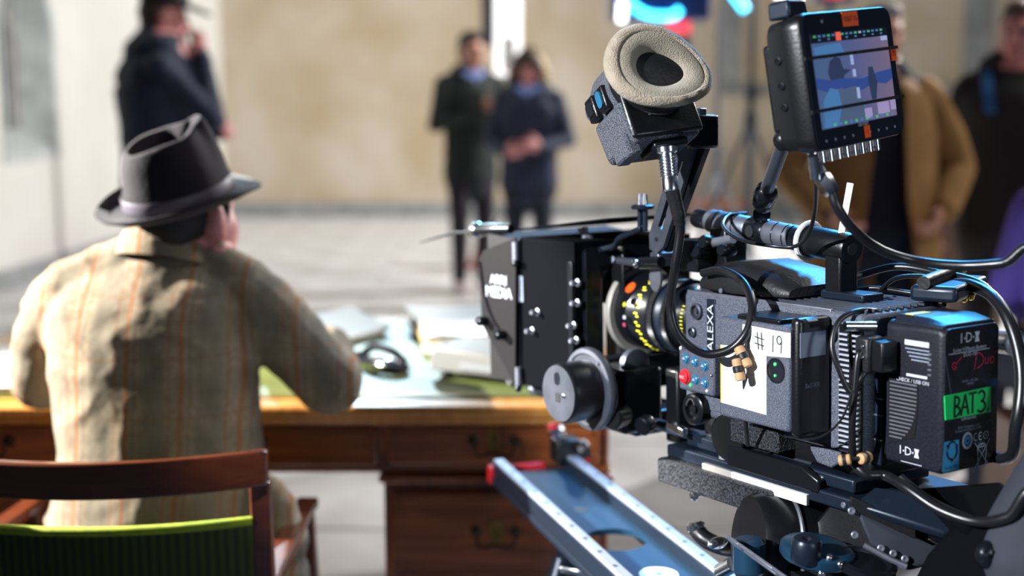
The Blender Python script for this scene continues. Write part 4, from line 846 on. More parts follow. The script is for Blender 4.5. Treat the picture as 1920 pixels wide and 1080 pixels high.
for k in range(16):
    x = 0.03+0.058*k
    if k == 5: scr('record_tab', sp_(x-0.01, 0.005, x+0.055, 0.095), 'screen_red', sc, yy-0.0006); continue
    scr('menu_icon', sp_(x, 0.02, x+0.034, 0.042), 'screen_pale' if k == 10 else ('screen_green' if k % 3 == 0 else 'screen_cyan'), sc, yy-0.0006)
    if k % 2: scr('menu_icon', sp_(x, 0.06, x+0.028, 0.078), 'screen_cyan', sc, yy-0.0006)
for k in range(13): scr('menu_icon', sp_(0.07+0.07*k, 0.955, 0.105+0.07*k, 0.985), 'screen_green' if k % 2 else 'screen_cyan', sc, yy-0.0006)
def tab(x, z, w_, h, s):
    m = MB(); m.box((x-w_/2, -0.0022, z-h/2), (x+w_/2, -0.0012, z+h/2)); t_ = m.build('orange_tape', 'tape_orange', mo)
    text_part('handwriting', s, (x, -0.0023, z), *RS, h*0.5, 'ink', t_)
tab(0.004, MH/2-0.011, 0.034, 0.017, 'ODYSSEY 7Q'[:0] or 'OD7 15'); tab(MW/2-0.008, 0.020, 0.012, 0.017, '75'); tab(0.010, -MH/2+0.012, 0.013, 0.014, '1')
for k in range(9):
    if k == 4: continue
    m = MB(); x = -0.078+0.019*k; m.lathe([(0.0017, 0), (0.0017, 0.0005)], (x, -0.0013, -MH/2+0.011), (0, -1, 0), 10); m.build('touch_key', 'print_dim', mo)
text_part('lettering', 'ODYSSEY', (0.004, -0.0014, -MH/2+0.0215), *RS, 0.0055, 'print_grey', mo)
m = MB(); m.lathe([(0.002, 0), (0.002, 0.0006)], (-0.055, -0.0012, MH/2-0.011), (0, -1, 0), 10); m.build('sensor', 'print_dim', mo)
for k in range(9):                                        # BNC sockets along the bottom
    x = -0.072+k*0.0175; big = (k == 0)
    m = MB(); m.cyl((x, 0.022, -MH/2+0.001), (x, 0.022, -MH/2-0.014), 0.0042 if not big else 0.006, n=14); bc = m.build('video_socket', 'silver', mo)
    m = MB(); m.cyl((x-0.0065, 0.022, -MH/2-0.010), (x+0.0065, 0.022, -MH/2-0.010), 0.0014, n=8); m.build('bayonet_pin', 'silver', bc)
m = MB(); m.loft([[V(a-0.074, y+0.028, b) for a, b in ((-0.02, 0), (0.02, 0), (0.018, 0.02), (-0.018, 0.02))] for y in (-0.014, 0.014)]); m.v = [(x, y, z+MH/2-0.002) for x, y, z in m.v]; m.build('top_lug', 'blue_black', mo, bevel=0.003)
for z in (0.030, 0.002, -0.022):
    m = MB(); m.lathe([(0.0042, 0), (0.0042, 0.001), (0.003, 0.0012), (0.0028, 0.0004), (0.001, 0.0004)], (-MW/2*0.975, 0.034, z), (-1, 0, 0), 14); m.build('screw_hole', 'black_anodised', mo)
m = MB(); m.box((-0.085, 0.048, -0.05), (0.06, 0.062, 0.05)); m.build('back_plate', 'black_metal', mo, bevel=0.004)
# ------------------------------------------------------------------ monitor arm
ar = thing('monitor_mount', 'jointed black arm carrying the monitor above the handle', 'monitor mount', along(0.135), RIG)
p0 = along(0.135)+V(0, 0, 0.012); p1 = RIG.at(1432, 372, 1.70); p2 = RIG.at(1472, 262, 1.575)
m = MB(); m.lathe([(0.013, 0), (0.013, 0.006), (0.009, 0.008), (0.009, 0.018), (0.012, 0.020)], p0, p1-p0, 18); m.build('base_stud', 'black_anodised', ar)
m = MB(); m.sphere(p1+nrm(p0-p1)*0.004, (0.015, 0.015, 0.018), 20, 14); m.build('ball_joint', 'black_metal', ar)
dd = nrm(p2-p1); m = MB(); m.lathe([(0.012, -0.014), (0.0155, -0.006), (0.0165, 0.012), (0.014, 0.022), (0.0095, 0.026)], p1, dd, 22); m.build('joint_collar', 'black_anodised', ar)
m = MB(); m.cyl(p1+dd*0.02, p2, 0.0092, n=18); m.build('arm_tube', 'gun_metal', ar)
m = MB(); m.sphere(p2, 0.015, 16, 12); m.tube([p2, RIG.l(MO.w((-0.02, 0.058, -0.02)))], 0.009, 12); m.build('upper_joint', 'black_metal', ar)
# ------------------------------------------------------------------ battery
bt = thing('camera_battery', 'black camera battery with I·D·X lettering and green BAT 3 tape', 'battery', (0.05, 0.045, -0.086), RIG)
BW = 0.098; BH2 = 0.086
m = MB(); R_ = []
for y, k in ((0.082, 1.0), (0.008, 1.0), (0.003, 0.985), (0.0, 0.955)):
    R_.append([V(BW/2+a, y, b) for a, b in rrect(BW*k if y > 0.001 else BW-0.006, (2*BH2) if y > 0.004 else 2*BH2-0.006, 0.010 if y > 0.004 else 0.009)])
m.loft(R_); bb = m.build('case', 'battery_plastic', bt)
# roof-like top
m = MB(); m.loft([[V(0.004, y, BH2-0.004), V(0.003, y, BH2-0.001), V(0.012, y, BH2+dz), V(0.088, y, BH2+dz), V(BW-0.003, y, BH2-0.001), V(BW-0.004, y, BH2-0.004)] for y, dz in ((0.004, 0.001), (0.030, 0.007), (0.076, 0.007))]); m.build('top_cover', 'battery_plastic', bt, bevel=0.002)
m = MB(); m.obox((0.028, 0.060, BH2+0.0074), V(1, 0, 0), V(0, 1, 0), V(0, 0, 1), 0.016, 0.006, 0.0004); m.build('yellow_label', 'yellow', bt)
# front half with V-mount and ribs
m = MB(); m.box((0.004, 0.078, -BH2+0.006), (BW-0.004, 0.1, BH2-0.02)); m.build('mount_plate', 'black_metal', bt, bevel=0.003)
m = MB(); m.box((-0.002, 0.088, -BH2-0.006), (0.02, 0.104, BH2-0.06)); m.build('adapter_edge', 'blue_black', bt, bevel=0.002)
for z in (-0.06, -0.03, -0.01):
    m = MB(); m.box((-0.003, 0.087, z-0.001), (0.0, 0.105, z+0.001)); m.build('adapter_joint', 'dull_silver', bt)
pr = None
for k in range(15):
    z = -0.052+k*0.0047; w_ = 0.020*math.sqrt(max(0.05, 1-((k-11)/12.5)**2)) if k < 11 else 0.020
    m = MB(); m.box((-0.0016, 0.036+0.040-2*w_, z-0.0009), (0.002, 0.076, z+0.0009)); m.build('grip_rib', 'dull_silver', bt)
m = MB(); m.prism([(-0.038, -0.062), (0.002, -0.048), (0.006, -0.02), (0.006, 0.016), (-0.038, 0.022)], (-0.0002, 0.041, 0.0), (0, -1, 0), (0, 0, 1), 0.0006); m.build('grip_panel', 'black_matte', bt)
for k in range(5):
    m = MB(); m.box((-0.0015, 0.016, 0.028+k*0.006), (0.001, 0.021, 0.030+k*0.006)); m.build('charge_lamp', 'dull_silver', bt)
m = MB(); m.box((-0.001, 0.022, 0.0235), (0.002, 0.052, 0.0265)); m.build('white_line', 'print_white', bt)
text_part('lettering', 'CHECK / USB ON', (-0.0018, 0.042, 0.0185), *LS, 0.0062, 'print_white', bt, lift=0.0005)
m = MB(); m.box((-0.001, 0.020, 0.060), (0.001, 0.055, 0.066)); m.build('printed_block', 'print_white', bt)
for k in range(4):
    m = MB(); stroke(m, [(-0.016+0.003*k, 0), (0.018, 0)], (-0.0002, 0.038, 0.056-k*0.0042), *LS, 0.0014); m.build('printed_line', 'print_dim', bt)
def idx(o, u, v, s, par):
    text_part('lettering', 'I', o-nrm(u)*s*0.78, u, v, s, 'print_white', par); text_part('lettering', 'D', o, u, v, s, 'print_white', par)
    for q in (-0.44, 0.50):
        m = MB(); stroke(m, [(q*s-s*0.03, 0), (q*s+s*0.03, 0)], o, u, v, s*0.13); m.build('lettering', 'print_white', par)
    m = MB(); m.add([np.asarray(o)+nrm(u)*a*s+nrm(v)*b*s+np.cross(nrm(u), nrm(v))*0.0004 for a, b in ((0.62, 0.36), (1.12, 0.36), (1.0, 0.0), (1.12, -0.36), (0.62, -0.36), (0.74, 0.0))], [(0, 1, 2, 3, 4, 5)]); m.build('lettering', 'print_white', par)
idx(V(-0.0008, 0.048, -0.066), *LS, 0.0145, bt)
m = MB(); stroke(m, [(-0.012, 0), (0.018, 0)], (-0.0006, 0.046, -0.079), *LS, 0.0008); m.build('printed_line', 'print_grey', bt)
# rear print: pixel positions measured on the rear face
def rp(u, v): q = H(u, v, 1, -0.0004); return V(q[0], -0.0006, q[2])
idx(rp(1816, 633), *RS, 0.0165, bt)
text_part('lettering', 'Li-ion V-Mount Battery', rp(1818, 653), *RS, 0.0066, 'print_grey', bt, sx=0.92)
m = MB(); stroke(m, [(-0.036, 0), (0.034, 0)], rp(1818, 658.5), *RS, 0.0008); m.build('printed_line', 'print_grey', bt)
text_part('lettering', 'DUO-150', rp(1819, 664), *RS, 0.0060, 'print_grey', bt)
m = MB()
for q in (arc(0, 0, 0.004, 0.004, 20, 330, 8)+[(0.0, 0.0)], [(0.005, 0.004), (0.012, 0.009)], [(0.034, -0.008), (0.038, 0.010)], arc(0.037, 0.002, 0.013, 0.009, 80, -80, 8), [(0.053, 0.004), (0.053, -0.003), (0.058, -0.003), (0.059, 0.004)], arc(0.065, 0.0, 0.003, 0.004, 0, 350, 8), [(0.070, 0.008), (0.073, 0.010)]): stroke(m, q, rp(1789, 686), *RS, 0.0011)
m.build('red_script', 'print_red', bt)
text_part('lettering', '14.4V - 10.3Ah', rp(1818, 713), *RS, 0.0046, 'print_dim', bt); text_part('lettering', '148Wh', rp(1818, 719), *RS, 0.0042, 'print_dim', bt)
c = [rp(1770, 743), rp(1857, 724), rp(1857, 772), rp(1772, 788)]
m = MB(); m.loft([[p+V(0, 0.0004, 0) for p in c], [p-V(0, 0.0006, 0) for p in c]]); gt = m.build('green_tape', 'tape_green', bt)
tu = nrm(c[1]-c[0]); o = (c[0]+c[1]+c[2]+c[3])/4-V(0, 0.0007, 0); m = MB(); hs = 0.0115
for q in ([(-0.024, -hs), (-0.024, hs)], arc(-0.024, hs*0.5, 0.008, hs*0.5, 90, -90, 8), arc(-0.024, -hs*0.5, 0.0095, hs*0.5, 90, -90, 8),
          [(-0.013, -hs), (-0.006, hs), (0.0, -hs)], [(-0.010, -0.003), (-0.002, -0.003)], [(0.001, hs), (0.013, hs)], [(0.007, hs), (0.007, -hs)],
          arc(0.022, hs*0.5, 0.006, hs*0.52, 140, -90, 8), arc(0.022, -hs*0.55, 0.007, hs*0.55, 90, -140, 8), [(0.0335, -hs), (0.0345, -hs)]): stroke(m, q, o, tu, (0, 0, 1), 0.0028)
m.build('handwriting', 'ink', gt)
text_part('lettering', 'Lithium-Ion', rp(1816, 783), *RS, 0.0056, 'print_grey', bt)
text_part('lettering', 'IDX Company, Ltd.', rp(1816, 799), *RS, 0.0048, 'print_dim', bt); text_part('lettering', 'Kawasaki-shi Kanagawa JAPAN', rp(1815, 805), *RS, 0.0036, 'print_dim', bt)
c = [rp(1770, 829), rp(1798, 824), rp(1798, 880), rp(1766, 886)]; m = MB(); m.add(c, [(0, 1, 2, 3)]); st = m.build('recycling_sticker', 'sticker_blue', bt)
o = (c[0]+c[1]+c[2]+c[3])/4+V(0.001, -0.0003, 0.006); m = MB()
for k in range(3):
    a = math.radians(90+120*k); stroke(m, arc(0, 0, 0.0085, 0.0105, 60+120*k, 150+120*k, 6), o, *RS, 0.0022); e = math.radians(150+120*k)
    stroke(m, [(0.0085*math.cos(e)-0.002, 0.0105*math.sin(e)+0.002), (0.0085*math.cos(e)+0.002, 0.0105*math.sin(e)), (0.0085*math.cos(e)-0.001, 0.0105*math.sin(e)-0.003)], o, *RS, 0.0014)
m.build('recycling_arrows', 'ink', st)
text_part('lettering', 'Li-ion 00', o+V(-0.002, 0, -0.019), *RS, 0.0056, 'ink', st)
o = rp(1813, 826); m = MB(); stroke(m, arc(0, 0, 0.0075, 0.0085, 0, 360, 20), o, *RS, 0.0030); m.build('round_seal', 'print_grey', bt)
m = MB(); stroke(m, arc(0, 0, 0.003, 0.0035, 0, 360, 12), o, *RS, 0.003); m.build('round_seal_core', 'sticker_blue', bt)
m = MB()
o = rp(1838, 817)
for q in (arc(-0.009, 0, 0.0032, 0.0045, 60, 300, 8), arc(-0.0005, 0, 0.0032, 0.0045, 60, 300, 8), [(-0.0035, 0), (0.0005, 0)], arc(0.009, 0, 0.0042, 0.0045, 0, 360, 12), [(0.009, -0.0015), (0.009, 0.0015)]): stroke(m, q, o, *RS, 0.0011)
o = rp(1840, 854); 
for q in ([(-0.013, 0.017), (0.013, -0.014)], [(0.013, 0.018), (-0.015, -0.017)], [(-0.008, 0.011), (0.008, 0.011), (0.006, -0.013), (-0.006, -0.013), (-0.008, 0.011)], arc(0, 0.011, 0.008, 0.003, 0, 180, 6)): stroke(m, q, o, *RS, 0.0011)
m.build('waste_bin_mark', 'print_grey', bt)
text_part('lettering', 'R33002', rp(1840, 831), *RS, 0.0042, 'print_dim', bt)
m = MB(); stroke(m, [(-0.006, 0.02), (0.006, -0.03)], rp(1776, 690), *RS, 0.0005); stroke(m, [(0.062, -0.10), (0.066, -0.115)], rp(1776, 690), *RS, 0.0005); m.build('mould_line', 'print_dim', bt)
# power plug on the camera beside the battery
pg = thing('power_plug', 'black right-angled power plug between camera and battery', 'plug', (-0.012, 0.095, 0.05), RIG)
m = MB(); m.box((-0.036, 0.078, 0.025), (-0.008, 0.100, 0.068)); m.build('shell', 'black_rubber', pg, bevel=0.004)
m = MB(); m.box((-0.030, 0.062, 0.028), (-0.004, 0.080, 0.064)); m.build('plug_body', 'black_metal', pg, bevel=0.002)
for z in (0.058, 0.045):
    screw(pg, V(-0.0365, 0.086, z), (-1, 0, 0), 0.0025, 'silver')
m = MB(); m.cyl((-0.01, 0.092, 0.078), (-0.045, 0.106, 0.080), 0.006, n=14); m.build('barrel', 'silver', pg)
# ------------------------------------------------------------------ cables
def cable(name, label, pts, r, frame=RIG, material='cable_black', k=8, cat='cable', group=None, seg=10):
    """pts in rig coordinates; one continuous cord"""
    t = thing(name, label, cat, pts[0], RIG, group=group); m = MB(); m.tube(catmull(pts, k), r, seg); m.build('cord', material, t, angle=60); return t
A_ = RIG.at
ce = EV.w((0.000, 0.060, -0.088)); c0 = A_(1250, 282, 1.555)
vc = cable('viewfinder_cable', 'black cable curling from the eyepiece down across the camera side', [A_(1254, 322, 1.555), A_(1266, 385, 1.56), A_(1276, 425, 1.57), A_(1266, 500, 1.58), A_(1257, 570, 1.60), A_(1272, 628, 1.60), A_(1318, 662, 1.60), A_(1368, 656, 1.59), A_(1402, 620, 1.585), A_(1410, 570, 1.60), A_(1392, 528, 1.64), A_(1352, 507, 1.70), A_(1318, 512, 1.74)], 0.0058)
m = MB(); d_ = nrm(A_(1254, 322, 1.555)-c0); p = c0-d_*0.004
m.lathe([(0.013, 0), (0.013, 0.006), (0.0105, 0.008), (0.0105, 0.012)], p, d_, 20); m.build('connector_nut', 'silver', vc)
m = MB(); prof = []
for k in range(6): prof += [(0.0098, 0.012+k*0.004), (0.0112, 0.013+k*0.004), (0.0112, 0.0145+k*0.004), (0.0098, 0.0155+k*0.004)]
m.lathe(prof+[(0.0098, 0.037), (0.0105, 0.038), (0.0105, 0.052), (0.008, 0.054)], p, d_, 20); m.build('connector_shell', 'silver', vc)
m = MB(); q0 = p+d_*0.052; m.tube(catmull([q0, A_(1259, 352, 1.556), A_(1272, 402, 1.565), A_(1275, 420, 1.57)], 5), [0.0098]*3+[0.0092]*5+[0.0085]*4+[0.0072]*4, 14); m.build('strain_relief', 'black_rubber', vc)
# bongo ties on the side
def bongo(label, pts, beads):
    t = thing('bongo_tie', label, 'cable tie', pts[0], RIG, group='wooden bead cable ties')
    m = MB(); m.tube(catmull(pts, 6), 0.0026, 8); m.build('elastic', 'black_rubber', t)
    for a, b in beads:
        d_ = nrm(b-a); L_ = np.linalg.norm(b-a); m = MB(); m.lathe([(0.004, 0), (0.0062, 0.001), (0.0068, L_*0.2), (0.0056, L_*0.5), (0.0068, L_*0.8), (0.0062, L_-0.001), (0.004, L_)], a, d_, 16); bd = m.build('bead', 'bead_wood', t)
        m = MB(); m.lathe([(0.0062, L_*0.33), (0.0072, L_*0.36), (0.0072, L_*0.60), (0.0062, L_*0.63)], a, d_, 16); m.build('elastic_wrap', 'black_rubber', bd)
bongo('wooden bead tie hanging from the curled cable over the white note', [A_(1398, 640, 1.585), A_(1392, 680, 1.582), A_(1396, 720, 1.60), A_(1397, 780, 1.625), A_(1402, 835, 1.66)], [(A_(1384, 650, 1.583), A_(1403, 688, 1.575)), (A_(1381, 672, 1.578), A_(1389, 714, 1.575))])
# thin loop from the plug
cable('power_cable', 'thin black cable looping over the cooling fins beside the battery', [V(-0.022, 0.090, 0.026), A_(1620, 700, 1.50), A_(1595, 735, 1.50), A_(1572, 690, 1.50), A_(1560, 645, 1.505), A_(1575, 600, 1.51), A_(1615, 582, 1.52), A_(1660, 585, 1.545)], 0.0034)
cable('power_cable', 'thin black cable dropping past the cooling fins to the lower bead tie', [V(-0.020, 0.088, 0.026), A_(1612, 660, 1.50), A_(1603, 730, 1.50), A_(1598, 800, 1.505), A_(1600, 856, 1.52)], 0.0042)
cable('thin_wire', 'fine black wire arcing from recorder module to fins', [A_(1470, 818, 1.57), A_(1530, 822, 1.53), A_(1575, 790, 1.50), A_(1598, 735, 1.49)], 0.0014)
bongo('wooden bead tie below the rear cooling fins', [A_(1578, 862, 1.50), A_(1600, 860, 1.495), A_(1625, 858, 1.50)], [(A_(1572, 864, 1.50), A_(1596, 861, 1.495)), (A_(1612, 861, 1.495), A_(1630, 856, 1.505))])
cable('lower_cable', 'black cable sagging below the battery towards the right', [A_(1600, 866, 1.51), A_(1625, 890, 1.50), A_(1660, 892, 1.50), A_(1700, 915, 1.47), A_(1760, 955, 1.44), A_(1830, 978, 1.41), A_(1890, 970, 1.38), A_(1960, 935, 1.36), RIG.l((0.66, 1.26, 0.80)), RIG.l((0.70, 1.26, 0.40)), RIG.l((0.74, 1.30, 0.06)), RIG.l((0.9, 1.5, 0.012)), RIG.l((1.3, 1.8, 0.012))], 0.0062)
cable('lower_cable', 'second black cable sagging just under the first below the battery', [A_(1690, 895, 1.49), A_(1740, 935, 1.46), A_(1800, 965, 1.44), A_(1870, 985, 1.41), A_(1960, 955, 1.38), RIG.l((0.63, 1.31, 0.78)), RIG.l((0.65, 1.34, 0.40)), RIG.l((0.68, 1.40, 0.06)), RIG.l((0.85, 1.6, 0.012)), RIG.l((1.2, 1.95, 0.012))], 0.0048)
mp = RIG.l(MO.w((-0.072, 0.022, -MH/2-0.014)))
mc = cable('monitor_cable', 'thick black cable sweeping from the monitor to the right edge', [A_(1561, 362, 1.44), A_(1572, 392, 1.44), A_(1600, 430, 1.45), A_(1650, 468, 1.47), A_(1720, 490, 1.48), A_(1800, 498, 1.46), A_(1880, 494, 1.43), A_(1980, 480, 1.40), RIG.l((0.72, 1.25, 1.05)), RIG.l((0.78, 1.20, 0.55)), RIG.l((0.84, 1.22, 0.08)), RIG.l((1.0, 1.35, 0.012)), RIG.l((1.4, 1.6, 0.012))], 0.0058)
m = MB(); a = mp; b = A_(1561, 364, 1.44); d_ = nrm(b-a); L_ = np.linalg.norm(b-a); m.lathe([(0.0075, 0.0), (0.0085, 0.004), (0.0085, 0.014), (0.007, 0.016)], a, d_, 18); m.build('locking_ring', 'dull_silver', mc)
m = MB(); m.lathe([(0.010, 0.016), (0.0105, 0.018), (0.0105, L_*0.85), (0.007, L_)], a, d_, 6); m.build('plug_shell', 'silver', mc)
cable('monitor_cable', 'thin black cable hanging from the monitor and wrapping the handle', [A_(1526, 296, 1.43), A_(1530, 340, 1.45), A_(1528, 395, 1.52), A_(1515, 440, 1.59), A_(1490, 462, 1.62), A_(1440, 460, 1.64), A_(1385, 448, 1.69), A_(1356, 425, 1.74), A_(1365, 405, 1.78), A_(1400, 400, 1.79)], 0.0026)
t = COL.objects
cable('monitor_cable', 'short silver-plugged lead under the monitor corner', [A_(1524, 292, 1.43), A_(1527, 315, 1.435), A_(1529, 335, 1.44)], 0.0060, material='silver')
cable('side_cable', 'thick black cable arching down past the right of the battery', [A_(1740, 545, 1.62), A_(1800, 532, 1.58), A_(1850, 548, 1.53), A_(1885, 588, 1.49), A_(1908, 650, 1.47), A_(1916, 720, 1.46), A_(1905, 800, 1.46), A_(1880, 860, 1.50), RIG.l(RIG.w((0.12, 0.12, -0.07)))], 0.0075)
cable('side_cable', 'black cable lying along the top of the camera behind the battery', [A_(1600, 520, 1.68), A_(1680, 500, 1.66), A_(1760, 512, 1.62), A_(1830, 528, 1.57), A_(1870, 560, 1.53)], 0.005)
cable('side_cable', 'slim black cable tangled over the rear top fins', [A_(1640, 555, 1.62), A_(1680, 522, 1.63), A_(1740, 520, 1.62), A_(1775, 540, 1.60), A_(1770, 572, 1.56)], 0.003)
cable('side_cable', 'slim black cable crossing low over the top fins to the gold plugs', [A_(1590, 545, 1.66), A_(1640, 540, 1.64), A_(1700, 548, 1.61), A_(1760, 556, 1.585)], 0.003)
# radio receiver boxes above the battery
rc = thing('wireless_receiver', 'small black wireless box with gold plugs on top behind the battery', 'radio receiver', A_(1770, 540, 1.58), RIG)
c_ = A_(1780, 540, 1.585); m = MB(); m.obox(c_, V(0.95, 0.3, 0.05), V(-0.3, 0.95, 0), V(0, 0, 1), 0.052, 0.030, 0.010); m.build('case', 'blue_black', rc, bevel=0.006, seg=3)
c_ = A_(1770, 516, 1.59); m = MB(); m.tube([c_+V(-0.055, -0.015, -0.004), c_+V(0.05, 0.015, 0.004)], 0.0085, 14); m.build('antenna', 'black_rubber', rc)
for u, v in ((1771, 560), (1805, 566), (1818, 562)):
    p = A_(u, v, 1.565); m = MB(); m.lathe([(0.003, 0), (0.0048, 0.002), (0.0048, 0.008), (0.003, 0.010)], p, (0, -0.3, 1), 12); m.build('plug', 'gold', rc)
cn = thing('side_connector', 'silver tubular connector sticking out right of the battery', 'connector', A_(1890, 640, 1.5), RIG)
m = MB(); m.cyl(A_(1862, 640, 1.56), A_(1905, 645, 1.50), 0.014, n=22); m.build('barrel', 'silver', cn)
m = MB(); m.lathe([(0.010, 0), (0.0155, 0.002), (0.0155, 0.012), (0.010, 0.015)], A_(1905, 645, 1.50), A_(1925, 648, 1.47)-A_(1905, 645, 1.50), 22); m.build('collar', 'gun_metal', cn)
cn = thing('side_connector', 'small silver knob low at the right of the battery', 'connector', A_(1915, 745, 1.48), RIG)
m = MB(); m.lathe([(0.006, 0), (0.010, 0.004), (0.010, 0.014), (0.006, 0.02), (0.008, 0.03)], A_(1905, 740, 1.5), (0.7, -0.5, -0.2), 18); m.build('knob', 'silver', cn)
m = MB(); m.cyl((0.13, 0.16, 0.0), (0.165, 0.15, 0.0), 0.035, n=24); m.build('hub', 'black_metal', cn)
# ------------------------------------------------------------------ plates under the camera
sp_l = thing('sliding_plate', 'blue-black quick release plate directly under the camera base', 'camera plate', (0.05, 0.25, -0.145), RIG)
m = MB(); m.box((-0.018, 0.115, -0.130), (0.118, 0.43, -0.112)); m.build('upper_plate', 'blue_black', sp_l, bevel=0.003)
m = MB(); m.box((-0.020, 0.165, -0.134), (-0.012, 0.36, -0.118)); m.build('edge_rail', 'dull_silver', sp_l, bevel=0.002)
m = MB(); m.prism([(0, 0), (0.14, 0), (0.17, -0.012), (0.17, -0.03), (0, -0.03)], (-0.022, 0.33, -0.108), (0, -1, 0), (0, 0, 1), 0.010); m.build('lock_bar', 'black_anodised', sp_l, bevel=0.003)
m = MB(); m.box((-0.03, 0.06, -0.150), (0.135, 0.46, -0.132)); dv_ = m.build('dovetail_plate', 'blue_black', sp_l, bevel=0.003)
a = H(1372, 880, 0, -0.0335); b = H(1513, 944, 0, -0.0335)
m = MB(); m.box((-0.0345, b[1], -0.156), (-0.0295, a[1], -0.142)); m.build('scale_strip', 'tape_white', dv_, bevel=0.0005)
m = MB(); m.box((-0.0345, a[1], -0.156), (-0.0295, a[1]+0.06, -0.142)); m.build('scale_strip_end', 'ring_grey', dv_, bevel=0.0005)
for y in (0.15, 0.21):
    m = MB(); m.lathe([(0.006, 0), (0.006, 0.001), (0.003, 0.001)], (0.02, y, -0.1118), (0, 0, 1), 14); m.build('plate_hole', 'ink', sp_l)
for y in (0.12, 0.10):
    screw(dv_, V(-0.030, y, -0.142), (-1, 0, 0), 0.004, 'dull_silver')
# ------------------------------------------------------------------ fluid head
hd = thing('tripod_head', 'black fluid camera head with drum and angular side bracket', 'tripod head', (0.05, 0.25, -0.34), RIG)
m = MB(); m.box((-0.045, 0.235, -0.186), (0.02, 0.465, -0.150)); m.build('platform_side', 'grip_texture', hd, bevel=0.005)
m = MB(); m.box((0.018, 0.06, -0.186), (0.14, 0.465, -0.151)); m.build('platform', 'black_metal', hd, bevel=0.005)
p = H(1312, 920, 0, -0.046); m = MB(); m.lathe([(0.004, 0), (0.004, 0.008), (0.007, 0.010), (0.007, 0.014), (0.003, 0.016)], V(-0.045, p[1], -0.182), (-1, 0, -0.2), 12); m.build('release_pin', 'silver', hd)
c_ = A_(1470, 1020, 1.66)
m = MB(); m.lathe([(0.050, -0.06), (0.060, -0.055), (0.064, -0.02), (0.064, 0.04), (0.058, 0.05)], c_, nrm(V(-0.9, 0.35, 0.15)), 40); m.build('tilt_drum', 'black_metal', hd)
m = MB(); m.lathe([(0.0655, 0.0), (0.067, 0.002), (0.067, 0.004), (0.0655, 0.006)], c_, nrm(V(-0.9, 0.35, 0.15)), 40); m.build('drum_band', 'dull_silver', hd)
m = MB(); m.loft([[A_(u, v, d) for u, v, d in q] for q in (((1570, 930, 1.60), (1612, 950, 1.56), (1640, 1030, 1.55), (1480, 1035, 1.64)), ((1590, 925, 1.68), (1640, 945, 1.66), (1660, 1040, 1.66), (1520, 1040, 1.74)))]); m.build('neck', 'black_metal', hd, bevel=0.004)
# angular side bracket
q = [(1600, 945), (1720, 1000), (1800, 1045), (1700, 1070), (1640, 1040)]
m = MB(); m.loft([[A_(u, v, 1.50) for u, v in q], [A_(u, v, 1.53) for u, v in q]]); m.build('side_bracket', 'gun_metal', hd, bevel=0.004)
q = [(1640, 912, 1.52), (1690, 918, 1.50), (1815, 980, 1.45), (1770, 1000, 1.45), (1600, 945, 1.50)]
m = MB(); m.loft([[A_(*p) for p in q], [A_(u+3, v+14, d+0.006) for u, v, d in q]]); m.build('bracket_top', 'blue_black', hd, bevel=0.003)
q = [(1690, 915, 1.52), (1880, 900, 1.50), (1930, 960, 1.42), (1810, 985, 1.42)]
m = MB(); m.loft([[A_(*p) for p in q], [A_(u, v+70, d+0.02) for u, v, d in q]]); m.build('rear_block', 'deep_black', hd, bevel=0.006)
q = [(1790, 985, 1.44), (1960, 970, 1.36), (1960, 1140, 1.36), (1690, 1140, 1.46), (1740, 1040, 1.46)]
m = MB(); m.loft([[A_(*p) for p in q], [A_(u, v, d+0.12) for u, v, d in q]]); m.build('lower_block', 'deep_black', hd, bevel=0.006)
for u, v in ((1597, 958), (1603, 1003), (1652, 1028), (1697, 1048), (1675, 1038)):
    screw(hd, A_(u, v, 1.497), (-0.5, -0.7, 0.2), 0.0046, 'dull_silver')
m = MB(); m.tube([A_(1620, 1022, 1.497), A_(1672, 1050, 1.49), A_(1700, 1062, 1.485)], 0.0035, 8); m.build('pin_rail', 'dull_silver', hd)
m = MB(); m.obox(A_(1655, 970, 1.492), nrm(A_(1720, 1000, 1.48)-A_(1600, 945, 1.495)), V(0, 0, 1), nrm(V(-0.5, -0.8, 0)), 0.040, 0.008, 0.002); m.build('bracket_slot', 'black_matte', hd, bevel=0.001)
# rosette, arm and knobs in front
m = MB(); c_ = A_(1530, 1045, 1.53); m.lathe([(0.042, 0), (0.044, 0.003), (0.044, 0.012), (0.040, 0.015), (0.030, 0.016)], c_, (0.05, -0.15, 1), 36); m.build('rosette', 'blue_lit_metal', hd)
m = MB(); m.lathe([(0.016, 0), (0.0175, 0.003), (0.0175, 0.024), (0.015, 0.028), (0.006, 0.028), (0.005, 0.022)], A_(1510, 1052, 1.50), (0.0, -0.1, 1), 24); m.build('lock_knob', 'blue_black', hd)
m = MB(); m.lathe([(0.035, 0), (0.037, 0.003), (0.037, 0.010), (0.030, 0.012), (0.025, 0.008)], A_(1620, 1065, 1.51), (0.05, -0.25, 1), 32); m.build('dial_plate', 'black_anodised', hd)
for u, v in ((1555, 1046), (1575, 1058), (1540, 1075), (1600, 1072), (1630, 1078)):
    m = MB(); m.sphere(A_(u, v, 1.49), 0.0045, 10, 8); m.build('stud', 'silver', hd)
m = MB(); a = A_(1375, 1012, 1.56); b = A_(1478, 1085, 1.47); d_ = nrm(b-a); n_ = nrm(np.cross(d_, V(0.3, -1, 0.2))); s_ = np.cross(n_, d_)
L_ = np.linalg.norm(b-a)
m.prism([(0, -0.010), (-0.006, -0.006), (-0.008, 0), (-0.006, 0.006), (0, 0.010), (0.02, 0.010), (0.02, -0.010)], a, d_, n_, 0.004)
